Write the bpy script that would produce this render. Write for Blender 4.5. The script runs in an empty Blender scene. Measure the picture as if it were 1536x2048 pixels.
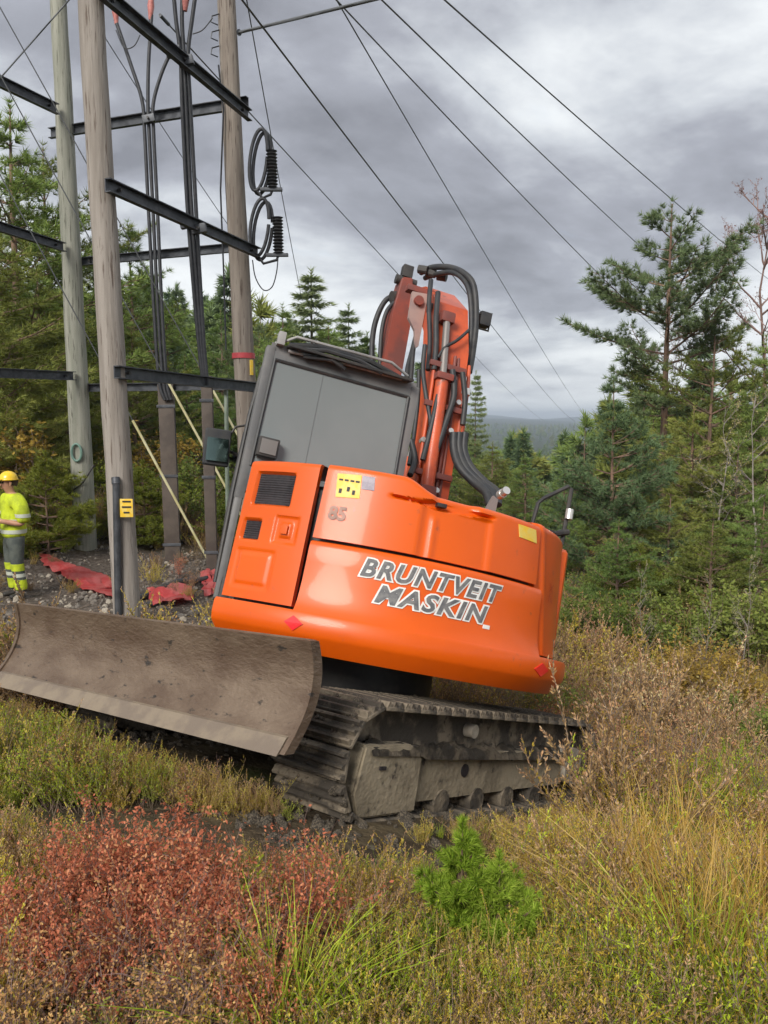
import bpy, bmesh, math, random
import numpy as np
from mathutils import Vector, Matrix, noise

# ------------------------------------------------------------------ camera
SC = bpy.context.scene
COL = SC.collection
F, CX, CY, HY, CAMZ = 1650.0, 768.0, 1024.0, 838.0, 2.7      # photo pixels (1536 x 2048)
PIT = math.atan((CY - HY) / F)
cam_d = bpy.data.cameras.new('camera')
cam_d.sensor_fit = 'VERTICAL'; cam_d.sensor_height = 36.0; cam_d.lens = 36.0 * F / 2048.0
cam_d.clip_start = 0.05; cam_d.clip_end = 30000
cam = bpy.data.objects.new('camera', cam_d); COL.objects.link(cam)
cam.location = (0, 0, CAMZ); cam.rotation_euler = (math.pi / 2 - PIT, 0, 0)
SC.camera = cam

# ------------------------------------------------------------------ world: overcast sky
SUN_EL, SUN_AZ = math.radians(38), math.radians(203)          # azimuth clockwise from +Y (north)
world = bpy.data.worlds.new('World'); SC.world = world; world.use_nodes = True
wn = world.node_tree.nodes; wl = world.node_tree.links; wn.clear()
def wnode(t, **k):
    n = wn.new(t)
    for a, b in k.items(): setattr(n, a, b)
    return n
def wmath(op, a, b=None, clamp=False):
    n = wnode('ShaderNodeMath', operation=op, use_clamp=clamp)
    for i, v in enumerate((a, b)):
        if v is None: continue
        if isinstance(v, (int, float)): n.inputs[i].default_value = v
        else: wl.new(v, n.inputs[i])
    return n.outputs[0]
tc = wnode('ShaderNodeTexCoord'); sep = wnode('ShaderNodeSeparateXYZ'); wl.new(tc.outputs['Generated'], sep.inputs[0])
zc = wmath('ADD', wmath('MAXIMUM', sep.outputs[2], 0.0), 0.22)
cmb = wnode('ShaderNodeCombineXYZ')
wl.new(wmath('DIVIDE', sep.outputs[0], zc), cmb.inputs[0]); wl.new(wmath('DIVIDE', sep.outputs[1], zc), cmb.inputs[1])
SKY_OFF = (7.3, 2.2, 0.0)
mp = wnode('ShaderNodeMapping'); mp.inputs['Location'].default_value = SKY_OFF; mp.inputs['Rotation'].default_value = (0, 0, 0.5)
wl.new(cmb.outputs[0], mp.inputs[0])
def wnoise(scale, detail, rough, dist, sc=(1, 1, 1)):
    m2 = wnode('ShaderNodeMapping'); m2.inputs['Scale'].default_value = sc; wl.new(mp.outputs[0], m2.inputs[0])
    n = wnode('ShaderNodeTexNoise'); n.inputs['Scale'].default_value = scale; n.inputs['Detail'].default_value = detail
    n.inputs['Roughness'].default_value = rough; n.inputs['Distortion'].default_value = dist
    wl.new(m2.outputs[0], n.inputs['Vector']); return n.outputs['Fac']
n1 = wnoise(0.85, 9, 0.55, 0.35, (1, 1, 1)); n2 = wnoise(2.6, 8, 0.6, 0.3)
low_ = wnode('ShaderNodeMapRange'); wl.new(sep.outputs[2], low_.inputs[0]); low_.inputs[1].default_value = .05; low_.inputs[2].default_value = .34; low_.inputs[3].default_value = .035; low_.inputs[4].default_value = -.015; low_.interpolation_type = 'SMOOTHSTEP'
cl = wmath('ADD', wmath('ADD', wmath('MULTIPLY', n1, 0.78), wmath('MULTIPLY', n2, 0.22)), low_.outputs[0])            # thinner cloud towards the horizon
ramp = wnode('ShaderNodeValToRGB'); wl.new(cl, ramp.inputs[0])
cr = ramp.color_ramp; cr.elements[0].position = 0.36; cr.elements[0].color = (.185, .19, .212, 1)
cr.elements[1].position = 0.64; cr.elements[1].color = (.72, .74, .74, 1)
e = cr.elements.new(0.44); e.color = (.285, .295, .33, 1)
e = cr.elements.new(0.50); e.color = (.44, .46, .49, 1)
e = cr.elements.new(0.565); e.color = (.62, .64, .655, 1)
sky = wnode('ShaderNodeTexSky'); sky.sky_type = 'NISHITA'; sky.sun_disc = False
sky.sun_elevation = SUN_EL; sky.sun_rotation = SUN_AZ; sky.air_density = 1.0; sky.dust_density = 1.5
bg1 = wnode('ShaderNodeBackground'); wl.new(sky.outputs[0], bg1.inputs[0]); bg1.inputs[1].default_value = 0.05
bg2 = wnode('ShaderNodeBackground'); wl.new(ramp.outputs[0], bg2.inputs[0]); bg2.inputs[1].default_value = 0.56
cov = wnode('ShaderNodeMapRange'); wl.new(n2, cov.inputs[0]); cov.inputs[1].default_value = .62; cov.inputs[2].default_value = .75
cov.inputs[3].default_value = .96; cov.inputs[4].default_value = .70
mix = wnode('ShaderNodeMixShader'); wl.new(cov.outputs[0], mix.inputs[0]); wl.new(bg1.outputs[0], mix.inputs[1]); wl.new(bg2.outputs[0], mix.inputs[2])
wo = wnode('ShaderNodeOutputWorld'); wl.new(mix.outputs[0], wo.inputs[0])

# ------------------------------------------------------------------ sun behind thin cloud
sun_d = bpy.data.lights.new('sun', 'SUN'); sun_d.energy = 1.5; sun_d.angle = math.radians(25); sun_d.color = (1.0, .955, .89)
sun = bpy.data.objects.new('sun', sun_d); COL.objects.link(sun)
sdir = Vector((math.sin(SUN_AZ) * math.cos(SUN_EL), math.cos(SUN_AZ) * math.cos(SUN_EL), math.sin(SUN_EL)))
sun.rotation_euler = sdir.to_track_quat('Z', 'Y').to_euler(); sun.location = sdir * 60
SC.view_settings.view_transform = 'Standard'; SC.view_settings.look = 'None'
SC.view_settings.exposure = 1.45; SC.view_settings.gamma = 1.0; SC.view_settings.use_curve_mapping = False
SC.cycles.use_denoising = True; SC.cycles.use_adaptive_sampling = True; SC.cycles.adaptive_threshold = .02
SC.cycles.max_bounces = 6; SC.cycles.diffuse_bounces = 3; SC.cycles.glossy_bounces = 3; SC.cycles.transmission_bounces = 4
SC.cycles.transparent_max_bounces = 6; SC.cycles.volume_bounces = 0; SC.cycles.caustics_reflective = False

# ------------------------------------------------------------------ pixel helpers
def ray(u, v):
    x = (u - CX) / F; y = (CY - v) / F; c, s = math.cos(PIT), math.sin(PIT)
    return np.array([x, c + y * s, -s + y * c])
CAM = np.array([0, 0, CAMZ])
def at(u, v, d):                                             # point on the pixel's ray at depth d (world y)
    r = ray(u, v); return CAM + r * (d / r[1])
def proj(P):
    P = np.asarray(P, float) - CAM; c, s = math.cos(PIT), math.sin(PIT)
    d = P[..., 1] * c - P[..., 2] * s; w = P[..., 1] * s + P[..., 2] * c
    return np.stack([CX + F * P[..., 0] / d, CY - F * w / d], -1)

# ------------------------------------------------------------------ excavator pose (the machine leans downhill)
O = np.array([-0.2936, 5.3137, 0.3160]); TA, TB, YH, YU = 0.18828, 0.26676, 0.27431, 2.44575
def Rz(a): c, s = math.cos(a), math.sin(a); return np.array([[c, -s, 0], [s, c, 0], [0, 0, 1.]])
def tilt():
    ca, sa = math.cos(TA), math.sin(TA); cb, sb = math.cos(TB), math.sin(TB)
    return np.array([[ca, 0, sa], [0, 1, 0], [-sa, 0, ca]]) @ np.array([[1, 0, 0], [0, cb, sb], [0, -sb, cb]])
RT = tilt(); RH = RT @ Rz(YH); RU = RT @ Rz(YU)
def hp(u, v, y):                                             # house frame: pixel on the plane y
    o = RH.T @ (CAM - O); d = RH.T @ ray(u, v); return o + d * ((y - o[1]) / d[1])

# ------------------------------------------------------------------ mesh helpers
def link(name, me, mats, parent=None, loc=None, rot=None):
    if not isinstance(mats, (list, tuple)): mats = [mats]
    if len(me.materials) == 0:
        for m in mats: me.materials.append(m)
    o = bpy.data.objects.new(name, me); COL.objects.link(o)
    if parent is not None: o.parent = parent
    if loc is not None: o.location = loc
    if rot is not None: o.rotation_euler = rot
    return o
def tag(o, label, cat=None, group=None, kind=None):
    o['label'] = label
    if cat: o['category'] = cat
    if group: o['group'] = group
    if kind: o['kind'] = kind
    return o
def thing(name, label, cat, loc=(0, 0, 0), rot=(0, 0, 0), group=None):
    o = bpy.data.objects.new(name, None); COL.objects.link(o); o.empty_display_size = .2
    o.location = loc; o.rotation_euler = rot
    return tag(o, label, cat, group)
def smooth(me, ang=35):
    me.polygons.foreach_set('use_smooth', [True] * len(me.polygons))
    try: me.set_sharp_from_angle(angle=math.radians(ang))
    except Exception: pass
class MB:
    """collects shapes into one mesh"""
    def __init__(s): s.bm = bmesh.new(); s.mi = 0
    def _m(s, geom):
        for f in geom:
            if isinstance(f, bmesh.types.BMFace): f.material_index = s.mi
    def box(s, c, size, rot=None, bev=0.0, seg=2):
        r = bmesh.ops.create_cube(s.bm, size=1.0); vs = r['verts']
        M = Matrix.Translation(Vector(c)) @ (rot.to_4x4() if rot is not None else Matrix.Identity(4)) @ Matrix.Diagonal((*size, 1))
        for v in vs: v.co = M @ v.co
        fs = {f for v in vs for f in v.link_faces}; s._m(fs)
        if bev > 0:
            es = list({e for v in vs for e in v.link_edges})
            rr = bmesh.ops.bevel(s.bm, geom=es, offset=bev, segments=seg, profile=.7, affect='EDGES', clamp_overlap=True)
            s._m(rr['faces'])
        return s
    def tube(s, pts, r, n=8, caps=True):
        pts = [Vector(p) for p in pts]; rs = r if isinstance(r, (list, tuple)) else [r] * len(pts)
        rings = []; up = None
        for i, p in enumerate(pts):
            d = (pts[min(i + 1, len(pts) - 1)] - pts[max(i - 1, 0)]).normalized()
            if up is None:
                up = Vector((0, 0, 1)) if abs(d.z) < .9 else Vector((1, 0, 0))
            a = d.cross(up); a.normalize(); b = a.cross(d); up = b
            rings.append([s.bm.verts.new(p + (a * math.cos(t) + b * math.sin(t)) * rs[i]) for t in [2 * math.pi * k / n for k in range(n)]])
        for q, w in zip(rings, rings[1:]):
            for k in range(n):
                f = s.bm.faces.new((q[k], q[(k + 1) % n], w[(k + 1) % n], w[k])); f.material_index = s.mi
        if caps:
            for q in (rings[0], rings[-1]):
                f = s.bm.faces.new(q); f.material_index = s.mi
        return s
    def cyl(s, a, b, r, n=16): return s.tube([a, b], r, n)
    def prism(s, poly, axis, lo, hi):                         # polygon (2-D) extruded along an axis
        def P(q, w):
            return {0: (w, q[0], q[1]), 1: (q[0], w, q[1]), 2: (q[0], q[1], w)}[axis]
        A = [s.bm.verts.new(P(q, lo)) for q in poly]; B = [s.bm.verts.new(P(q, hi)) for q in poly]; n = len(poly)
        fs = [s.bm.faces.new(A), s.bm.faces.new(B)] + [s.bm.faces.new((A[k], A[(k + 1) % n], B[(k + 1) % n], B[k])) for k in range(n)]
        s._m(fs); return s
    def grid(s, P):                                           # P[i][j] points -> quads
        V = [[s.bm.verts.new(p) for p in row] for row in P]
        for i in range(len(V) - 1):
            for j in range(len(V[0]) - 1):
                f = s.bm.faces.new((V[i][j], V[i + 1][j], V[i + 1][j + 1], V[i][j + 1])); f.material_index = s.mi
        return V
    def arc(s, sec, t0, t1, n):                               # closed section (r,z) swept round the z axis, theta from the rear
        rings = []
        for i in range(n + 1):
            th = t0 + (t1 - t0) * i / n; q = sec(th) if callable(sec) else sec
            rings.append([s.bm.verts.new((r * math.sin(th), -r * math.cos(th), z)) for r, z in q])
        m = len(rings[0])
        for a, b in zip(rings, rings[1:]):
            for k in range(m): f = s.bm.faces.new((a[k], b[k], b[(k + 1) % m], a[(k + 1) % m])); f.material_index = s.mi
        for q in (rings[0], rings[-1]): f = s.bm.faces.new(q); f.material_index = s.mi
        return s
    def mesh(s, name='m', sm=35):
        bmesh.ops.recalc_face_normals(s.bm, faces=s.bm.faces)
        me = bpy.data.meshes.new(name); s.bm.to_mesh(me); s.bm.free()
        if sm: smooth(me, sm)
        return me
    def obj(s, name, mats, parent=None, sm=35, loc=None, rot=None):
        return link(name, s.mesh(name, sm), mats, parent, loc, rot)
def npmesh(name, V, Fc, mi=None):
    me = bpy.data.meshes.new(name); V = np.asarray(V, np.float32); n = len(V)
    me.vertices.add(n); me.vertices.foreach_set('co', V.ravel())
    if isinstance(Fc, np.ndarray):
        k = Fc.shape[1]; nf = len(Fc); loops = Fc.ravel(); starts = np.arange(nf) * k
    else:
        nf = len(Fc); ks = np.array([len(f) for f in Fc]); loops = np.concatenate([np.asarray(f) for f in Fc]); starts = np.concatenate([[0], np.cumsum(ks)[:-1]])
    me.loops.add(len(loops)); me.loops.foreach_set('vertex_index', loops.astype(np.int32))
    me.polygons.add(nf); me.polygons.foreach_set('loop_start', starts.astype(np.int32))
    if mi is not None: me.polygons.foreach_set('material_index', np.asarray(mi, np.int32))
    me.update(calc_edges=True); me.validate(); return me

# ------------------------------------------------------------------ materials
def M(name, base, rough=.6, metal=0., col2=None, scale=5., lo=.4, hi=.6, detail=6, bump=0., bscale=None, coat=0., col3=None, c3=(.6, .7), s3=20., spec=.5, coords='Object', stretch=(1, 1, 1)):
    m = bpy.data.materials.new(name); m.use_nodes = True; nt = m.node_tree; N = nt.nodes; L = nt.links
    b = N['Principled BSDF']; b.inputs['Roughness'].default_value = rough; b.inputs['Metallic'].default_value = metal
    b.inputs['Coat Weight'].default_value = coat; b.inputs['Coat Roughness'].default_value = .08; b.inputs['Specular IOR Level'].default_value = spec
    b.inputs['Base Color'].default_value = (*base, 1)
    tcn = N.new('ShaderNodeTexCoord'); mpn = N.new('ShaderNodeMapping'); mpn.inputs['Scale'].default_value = stretch; L.new(tcn.outputs[coords], mpn.inputs[0])
    def nz(sc, d=detail, r=.6):
        n = N.new('ShaderNodeTexNoise'); n.inputs['Scale'].default_value = sc; n.inputs['Detail'].default_value = d; n.inputs['Roughness'].default_value = r
        L.new(mpn.outputs[0], n.inputs['Vector']); return n.outputs['Fac']
    def mr(x, a, c):
        q = N.new('ShaderNodeMapRange'); q.inputs[1].default_value = a; q.inputs[2].default_value = c; q.interpolation_type = 'SMOOTHSTEP'; L.new(x, q.inputs[0]); return q.outputs[0]
    def mixc(f, a, c):
        q = N.new('ShaderNodeMix'); q.data_type = 'RGBA'; L.new(f, q.inputs[0])
        for i, v in ((6, a), (7, c)):
            if isinstance(v, tuple): q.inputs[i].default_value = (*v, 1)
            else: L.new(v, q.inputs[i])
        return q.outputs[2]
    c = None
    if col2 is not None: c = mixc(mr(nz(scale), lo, hi), base, col2)
    if col3 is not None: c = mixc(mr(nz(s3, 8), *c3), c if c is not None else base, col3)
    if c is not None: L.new(c, b.inputs['Base Color'])
    if bump > 0:
        bn = N.new('ShaderNodeBump'); bn.inputs['Strength'].default_value = bump; bn.inputs['Distance'].default_value = .02
        L.new(nz(bscale or scale * 4), bn.inputs['Height']); L.new(bn.outputs[0], b.inputs['Normal'])
    return m
def leafmat(name, cols, trans=.25, rough=.6, objvar=.5, ncol=None):
    """leaf colours vary from leaf to leaf and from plant to plant"""
    m = bpy.data.materials.new(name); m.use_nodes = True; nt = m.node_tree; N = nt.nodes; L = nt.links
    b = N['Principled BSDF']; b.inputs['Roughness'].default_value = rough; b.inputs['Specular IOR Level'].default_value = .08
    g = N.new('ShaderNodeNewGeometry'); oi = N.new('ShaderNodeObjectInfo')
    a = N.new('ShaderNodeMath'); a.operation = 'MULTIPLY'; a.inputs[1].default_value = 1 - objvar; L.new(g.outputs['Random Per Island'], a.inputs[0])
    k = N.new('ShaderNodeMath'); k.operation = 'MULTIPLY_ADD'; k.inputs[1].default_value = objvar; L.new(oi.outputs['Random'], k.inputs[0]); L.new(a.outputs[0], k.inputs[2])
    r = N.new('ShaderNodeValToRGB'); L.new(k.outputs[0], r.inputs[0]); els = r.color_ramp.elements
    n = len(cols); els[0].color = (*cols[0], 1); els[0].position = .1; els[1].color = (*cols[-1], 1); els[1].position = .9
    for i in range(1, n - 1): e = els.new(.1 + .8 * i / (n - 1)); e.color = (*cols[i], 1)
    L.new(r.outputs[0], b.inputs['Base Color'])
    t = N.new('ShaderNodeBsdfTranslucent'); L.new(r.outputs[0], t.inputs[0])
    x = N.new('ShaderNodeMixShader'); x.inputs[0].default_value = trans; L.new(b.outputs[0], x.inputs[1]); L.new(t.outputs[0], x.inputs[2])
    L.new(x.outputs[0], N['Material Output'].inputs[0]); return m

ORANGE = M('orange_paint', (.68, .098, .0012), .40, coat=.16, spec=.4, col2=(.60, .083, .0015), scale=1.6, lo=.35, hi=.75, col3=(.40, .085, .03), c3=(.63, .76), s3=14, bump=.05, bscale=2.2)
BOOMP = M('boom_paint', (.56, .088, .022), .5, coat=.1, col2=(.42, .065, .022), scale=3, col3=(.20, .07, .045), c3=(.58, .72), s3=8, bump=.05)
DKRED = M('shaded_worn_red_paint', (.25, .055, .035), .55, col2=(.16, .05, .04), scale=4, bump=.05)  # shade on the far dipper arm is put into this darker red
DARK = M('black_steel', (.02, .019, .019), .55, col2=(.045, .04, .036), scale=5, bump=.08)
RUB = M('black_rubber', (.022, .023, .026), .55, col2=(.035, .034, .033), scale=12)
CABG = M('cab_grey_paint', (.11, .11, .11), .45, col2=(.15, .145, .14), scale=4, coat=.1)
CABL = M('cab_pale_trim', (.30, .29, .28), .5, col2=(.20, .19, .185), scale=6)
GLASSG = M('rear_window_panel', (.19, .208, .205), .20, col2=(.172, .19, .188), scale=1.2, coat=.3)
GRILL = M('black_grille', (.014, .012, .014), .6, col2=(.025, .02, .022), scale=40)
WHITE = M('white_vinyl', (.78, .77, .74), .5, col2=(.66, .64, .60), scale=9)
GREYL = M('grey_vinyl', (.10, .10, .105), .5, col2=(.17, .165, .16), scale=25)
YELS = M('yellow_sticker', (.80, .50, .03), .5, col2=(.75, .55, .12), scale=18)
GREYS = M('grey_sticker', (.35, .30, .34), .5, col2=(.25, .21, .25), scale=25)
REDR = M('red_reflector', (.75, .012, .016), .3, coat=.5)
CHROME = M('bright_metal', (.72, .70, .66), .3, metal=.7)
BADGE = M('brown_badge', (.22, .11, .075), .5, col2=(.34, .16, .11), scale=30)
STEEL = M('worn_blade_steel', (.105, .066, .043), .48, metal=.3, col2=(.205, .150, .105), scale=2.2, lo=.3, hi=.7, col3=(.04, .032, .026), c3=(.61, .68), s3=11, bump=.5, bscale=26, stretch=(1, 1, 2.2))
EDGE = M('blade_cutting_edge', (.24, .19, .135), .55, metal=.15, col2=(.18, .14, .105), scale=6, bump=.2, bscale=25)
MUD = M('muddy_track_steel', (.055, .045, .034), .88, col2=(.21, .17, .12), scale=5, lo=.44, hi=.60, col3=(.028, .023, .019), c3=(.55, .7), s3=22, bump=.7, bscale=30)
MUDL = M('dried_mud_plate', (.29, .24, .165), .9, col2=(.19, .155, .105), scale=5, lo=.45, hi=.65, col3=(.05, .04, .03), c3=(.60, .70), s3=10, bump=.5, bscale=30)
MUDP = M('pale_dried_mud', (.36, .32, .26), .9, col2=(.27, .23, .18), scale=7, bump=.4)
WOODP = M('weathered_pole_wood', (.235, .205, .175), .85, col2=(.32, .285, .25), scale=1.6, lo=.35, hi=.65, col3=(.13, .10, .08), c3=(.57, .64), s3=4, bump=.6, bscale=6, stretch=(8, 8, .5))
WOODG = M('greenish_pole_wood', (.245, .25, .20), .85, col2=(.34, .335, .28), scale=1.6, lo=.35, hi=.65, col3=(.13, .13, .10), c3=(.57, .64), s3=4, bump=.6, bscale=6, stretch=(8, 8, .5))
WOODB = M('brown_pole_wood', (.205, .17, .14), .85, col2=(.29, .25, .21), scale=1.6, lo=.35, hi=.65, col3=(.10, .075, .06), c3=(.57, .64), s3=4, bump=.6, bscale=6, stretch=(8, 8, .5))
BARM = M('dark_galvanised_steel', (.055, .058, .065), .5, metal=.4, col2=(.095, .10, .11), scale=6, bump=.08)
BROWNG = M('brown_cable_guard', (.060, .045, .036), .7, col2=(.09, .07, .055), scale=3, bump=.1)
CABLE = M('black_cable', (.022, .023, .027), .5, col2=(.035, .036, .04), scale=20)
WIRE = M('aluminium_wire', (.12, .125, .13), .5, metal=.3)
PINK = M('red_heat_shrink', (.55, .20, .17), .5, col2=(.42, .13, .11), scale=20)
GUYY = M('pale_yellow_sleeve', (.72, .68, .42), .5, col2=(.60, .55, .28), scale=3)
REDT = M('red_plastic_sheet', (.66, .085, .085), .4, col2=(.72, .20, .19), scale=4, bump=.3, coat=.1)
GREENP = M('green_pipe', (.28, .33, .27), .6, col2=(.20, .25, .19), scale=5)
MIRR = M('mirror_glass', (.10, .15, .14), .12, metal=.7, col2=(.02, .035, .03), scale=3, lo=.42, hi=.52)
LAMPG = M('lamp_lens', (.16, .15, .14), .25, coat=.2)
print('materials ok')

# ------------------------------------------------------------------ ground height
TRK = [(-.935 + dx, y) for dx in (-.23, .23) for y in (-1.3, -.45, .45, 1.3)] + [(.935 + dx, y) for dx in (-.23, .23) for y in (-1.3, -.45, .45, 1.3)]
CP = [tuple(O + RU @ np.array([x, y, 0.07])) for x, y in TRK]
CP += [(0, 0, 1.05), (-3, 0, 1.1), (3, 0, .9), (0, -4, 1.2), (-5, -3, 1.3), (5, -3, .9), (0, 2.0, .97), (-1.5, 2.4, .95), (-3, 3, .85), (1.2, 2.2, .88), (2.5, 2.5, .68),
       (1.2, 3.4, .50), (3.2, 4.2, .10), (3, 6.5, -.50), (5, 5, -.25), (4.2, 9, -.95), (2.5, 14, -1.1), (4.5, 14, -1.05), (8, 14, -1.05), (8, 8, -.7), (9, 3, .2), (14, 10, -.8),
       (-5.1, 11.6, .15), (-3.3, 10, .17), (-5.4, 14.8, .35), (-2.3, 13.4, .15), (-3.4, 6, .42), (-5, 8, .30), (-7.5, 8, .5), (-10, 14, .9), (-12, 22, 1.6), (-5, 20, .6), (0, 19, -.9), (0, 11.5, -.45),
       (8, 22, -1.8), (16, 20, -1.3), (-8, 2, 1.0), (0, 26, -1.6), (-10, -8, 1.4), (10, -8, .8), (-16, 4, 1.4), (16, 0, .2), (-18, 18, 2.0), (20, 12, -.9), (0, -14, 1.5)]
CPA = np.array(CP)
def _tps(r): return np.where(r > 1e-9, r * r * np.log(np.maximum(r, 1e-9)), 0)
_n = len(CPA); _K = _tps(np.linalg.norm(CPA[:, None, :2] - CPA[None, :, :2], axis=2)) + np.eye(_n) * .02
_Pm = np.hstack([np.ones((_n, 1)), CPA[:, :2]]); _A = np.block([[_K, _Pm], [_Pm.T, np.zeros((3, 3))]])
_W = np.linalg.solve(_A, np.concatenate([CPA[:, 2], np.zeros(3)]))
def sst(a, b, x): t = np.clip((x - a) / (b - a), 0, 1); return t * t * (3 - 2 * t)
def gz(x, y):
    x = np.asarray(x, float); y = np.asarray(y, float); sh = x.shape; x = x.ravel(); y = y.ravel()
    r = np.hypot(x, y); s = np.minimum(1, 21 / np.maximum(r, 1e-6)); xc, yc = x * s, y * s
    z = np.empty_like(x)
    for i in range(0, len(x), 20000):
        q = slice(i, i + 20000); rr = np.hypot(xc[q, None] - CPA[None, :, 0], yc[q, None] - CPA[None, :, 1])
        z[q] = _tps(rr) @ _W[:_n] + _W[_n] + _W[_n + 1] * xc[q] + _W[_n + 2] * yc[q]
    az = np.arctan2(x, y)
    right = sst(-.22, .12, az) * (1 - sst(1.3, 2.2, az))
    far = -17 * sst(25, 130, r) * right + 5 * sst(25, 90, r) * (1 - right) - 6 * sst(150, 500, r) + 30 * sst(400, 2600, r) * (.6 + .4 * np.sin(az * 9 + 1)) * right
    far = far + 34 * sst(2600, 4200, r) * (.55 + .30 * np.sin(az * 23 + .6) + .15 * np.sin(az * 61))
    bumpy = .05 * np.sin(x * 2.1 + 1.3 * np.sin(y * 1.7)) * np.sin(y * 2.6 + .7) + .03 * np.sin(x * 5.3 + y * 3.1)
    U = (np.stack([x, y, np.zeros_like(x)], 1) - np.array([O[0], O[1], 0])) @ RU[:, :2]      # flat where the tracks stand
    foot = np.exp(-(np.maximum(np.abs(U[:, 0]) - 1.2, 0) ** 2 + np.maximum(np.abs(U[:, 1]) - 1.6, 0) ** 2) / .15)
    return (z + far + bumpy * (1 - foot) * sst(0, 3, r)).reshape(sh)
def gz1(x, y): return float(gz(np.array([x]), np.array([y]))[0])

# ground sheet
NR, NA = 170, 360
rad = np.concatenate([[0.0], np.geomspace(.35, 6000, NR)]); ang = np.linspace(0, 2 * np.pi, NA, endpoint=False)
X = rad[:, None] * np.sin(ang); Y = rad[:, None] * np.cos(ang); Z = gz(X, Y)
idx = np.arange((NR + 1) * NA).reshape(NR + 1, NA); nx = np.roll(idx, -1, 1)
Fq = np.stack([idx[:-1], idx[1:], nx[1:], nx[:-1]], -1).reshape(-1, 4)
gme = npmesh('ground', np.stack([X, Y, Z], -1).reshape(-1, 3), Fq); smooth(gme, 180)
gm = bpy.data.materials.new('heath_soil'); gm.use_nodes = True
def build_ground_mat(m):
    nt = m.node_tree; N = nt.nodes; L = nt.links; b = N['Principled BSDF']; b.inputs['Roughness'].default_value = .95; b.inputs['Specular IOR Level'].default_value = .1
    g = N.new('ShaderNodeNewGeometry')
    def nz(s, d=8, r=.6):
        n = N.new('ShaderNodeTexNoise'); n.inputs['Scale'].default_value = s; n.inputs['Detail'].default_value = d; n.inputs['Roughness'].default_value = r; L.new(g.outputs['Position'], n.inputs['Vector']); return n.outputs['Fac']
    def mr(x, a, c):
        q = N.new('ShaderNodeMapRange'); q.interpolation_type = 'SMOOTHSTEP'; q.inputs[1].default_value = a; q.inputs[2].default_value = c; L.new(x, q.inputs[0]); return q.outputs[0]
    def mx(f, a, c):
        q = N.new('ShaderNodeMix'); q.data_type = 'RGBA'; L.new(f, q.inputs[0])
        for i, v in ((6, a), (7, c)):
            if isinstance(v, tuple): q.inputs[i].default_value = (*v, 1)
            else: L.new(v, q.inputs[i])
        return q.outputs[2]
    def mth(op, a, c):
        q = N.new('ShaderNodeMath'); q.operation = op
        for i, v in enumerate((a, c)):
            if isinstance(v, (int, float)): q.inputs[i].default_value = v
            else: L.new(v, q.inputs[i])
        return q.outputs[0]
    c = mx(mr(nz(3.), .4, .62), (.055, .042, .028), (.11, .085, .05))
    c = mx(mr(nz(.9), .5, .64), c, (.075, .085, .03))
    c = mx(mr(nz(22.), .56, .7), c, (.16, .12, .075))
    # gravel round the poles
    sp = N.new('ShaderNodeSeparateXYZ'); L.new(g.outputs['Position'], sp.inputs[0])
    dx = mth('DIVIDE', mth('ADD', sp.outputs[0], 4.1), 2.9); dy = mth('DIVIDE', mth('ADD', sp.outputs[1], -11.2), 4.2)
    rr = mth('ADD', mth('ADD', mth('MULTIPLY', dx, dx), mth('MULTIPLY', dy, dy)), mth('MULTIPLY', mth('SUBTRACT', nz(.8), .5), 1.2))
    grav = mx(mr(nz(14.), .4, .62), (.075, .06, .048), (.14, .115, .095)); grav = mx(mr(nz(45.), .55, .68), grav, (.05, .042, .036))
    c = mx(mr(rr, .75, 1.05), grav, c)
    # far woodland floor
    d = N.new('ShaderNodeVectorMath'); d.operation = 'LENGTH'; L.new(g.outputs['Position'], d.inputs[0])
    fw = mx(mr(nz(.03, 10, .7), .4, .62), (.030, .042, .020), (.055, .065, .030))
    c = mx(mr(d.outputs['Value'], 30, 90), c, fw)
    L.new(c, b.inputs['Base Color'])
    bn = N.new('ShaderNodeBump'); bn.inputs['Strength'].default_value = .8; bn.inputs['Distance'].default_value = .05; L.new(nz(18.), bn.inputs['Height']); L.new(bn.outputs[0], b.inputs['Normal'])
build_ground_mat(gm)
g_o = link('ground', gme, gm); g_o['kind'] = 'structure'
print('ground ok')

# ------------------------------------------------------------------ excavator
rad_ = math.radians
exc = thing('excavator', 'orange tracked excavator with cab, raised boom and dozer blade, leaning on the slope', 'excavator', tuple(O), Matrix(RH.tolist()).to_euler())
def cp(th, z, r): return (r * math.sin(th), -r * math.cos(th), z)        # cylinder point, theta in radians from the rear
def panel(name, t0, t1, z0, z1, Rf, n, m, thick, mat_, parent, top=None, fil=.05, zt=None):
    """curved sheet-metal panel: outer face with relief Rf(theta, z), returned edges; top: deck radius"""
    b = MB(); t0, t1 = rad_(t0), rad_(t1)
    ths = [t0] + [t0 + (t1 - t0) * i / n for i in range(n + 1)] + [t1]
    P = []
    for i, th in enumerate(ths):
        Zt = zt(math.degrees(th)) if zt else z1; row = []
        zs = [z0] + [z0 + (Zt - fil - z0) * j / m for j in range(m + 1)]
        for j, z in enumerate(zs):
            r = Rf(math.degrees(th), z)
            if i in (0, len(ths) - 1) or j == 0: r -= thick
            row.append(cp(th, z, r))
        for k in range(1, 6):
            a = math.pi / 2 * k / 5; r = Rf(math.degrees(th), Zt - fil) - fil + fil * math.cos(a)
            if i in (0, len(ths) - 1): r -= thick
            row.append(cp(th, Zt - fil + fil * math.sin(a), r))
        if top is not None:
            for rr in (.8 * (1.22 - top) + top, .5 * (1.22 - top) + top, top): row.append(cp(th, Zt + .004, rr))
        P.append(row)
    b.grid(P); return b.obj(name, mat_, parent, 40)
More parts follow.
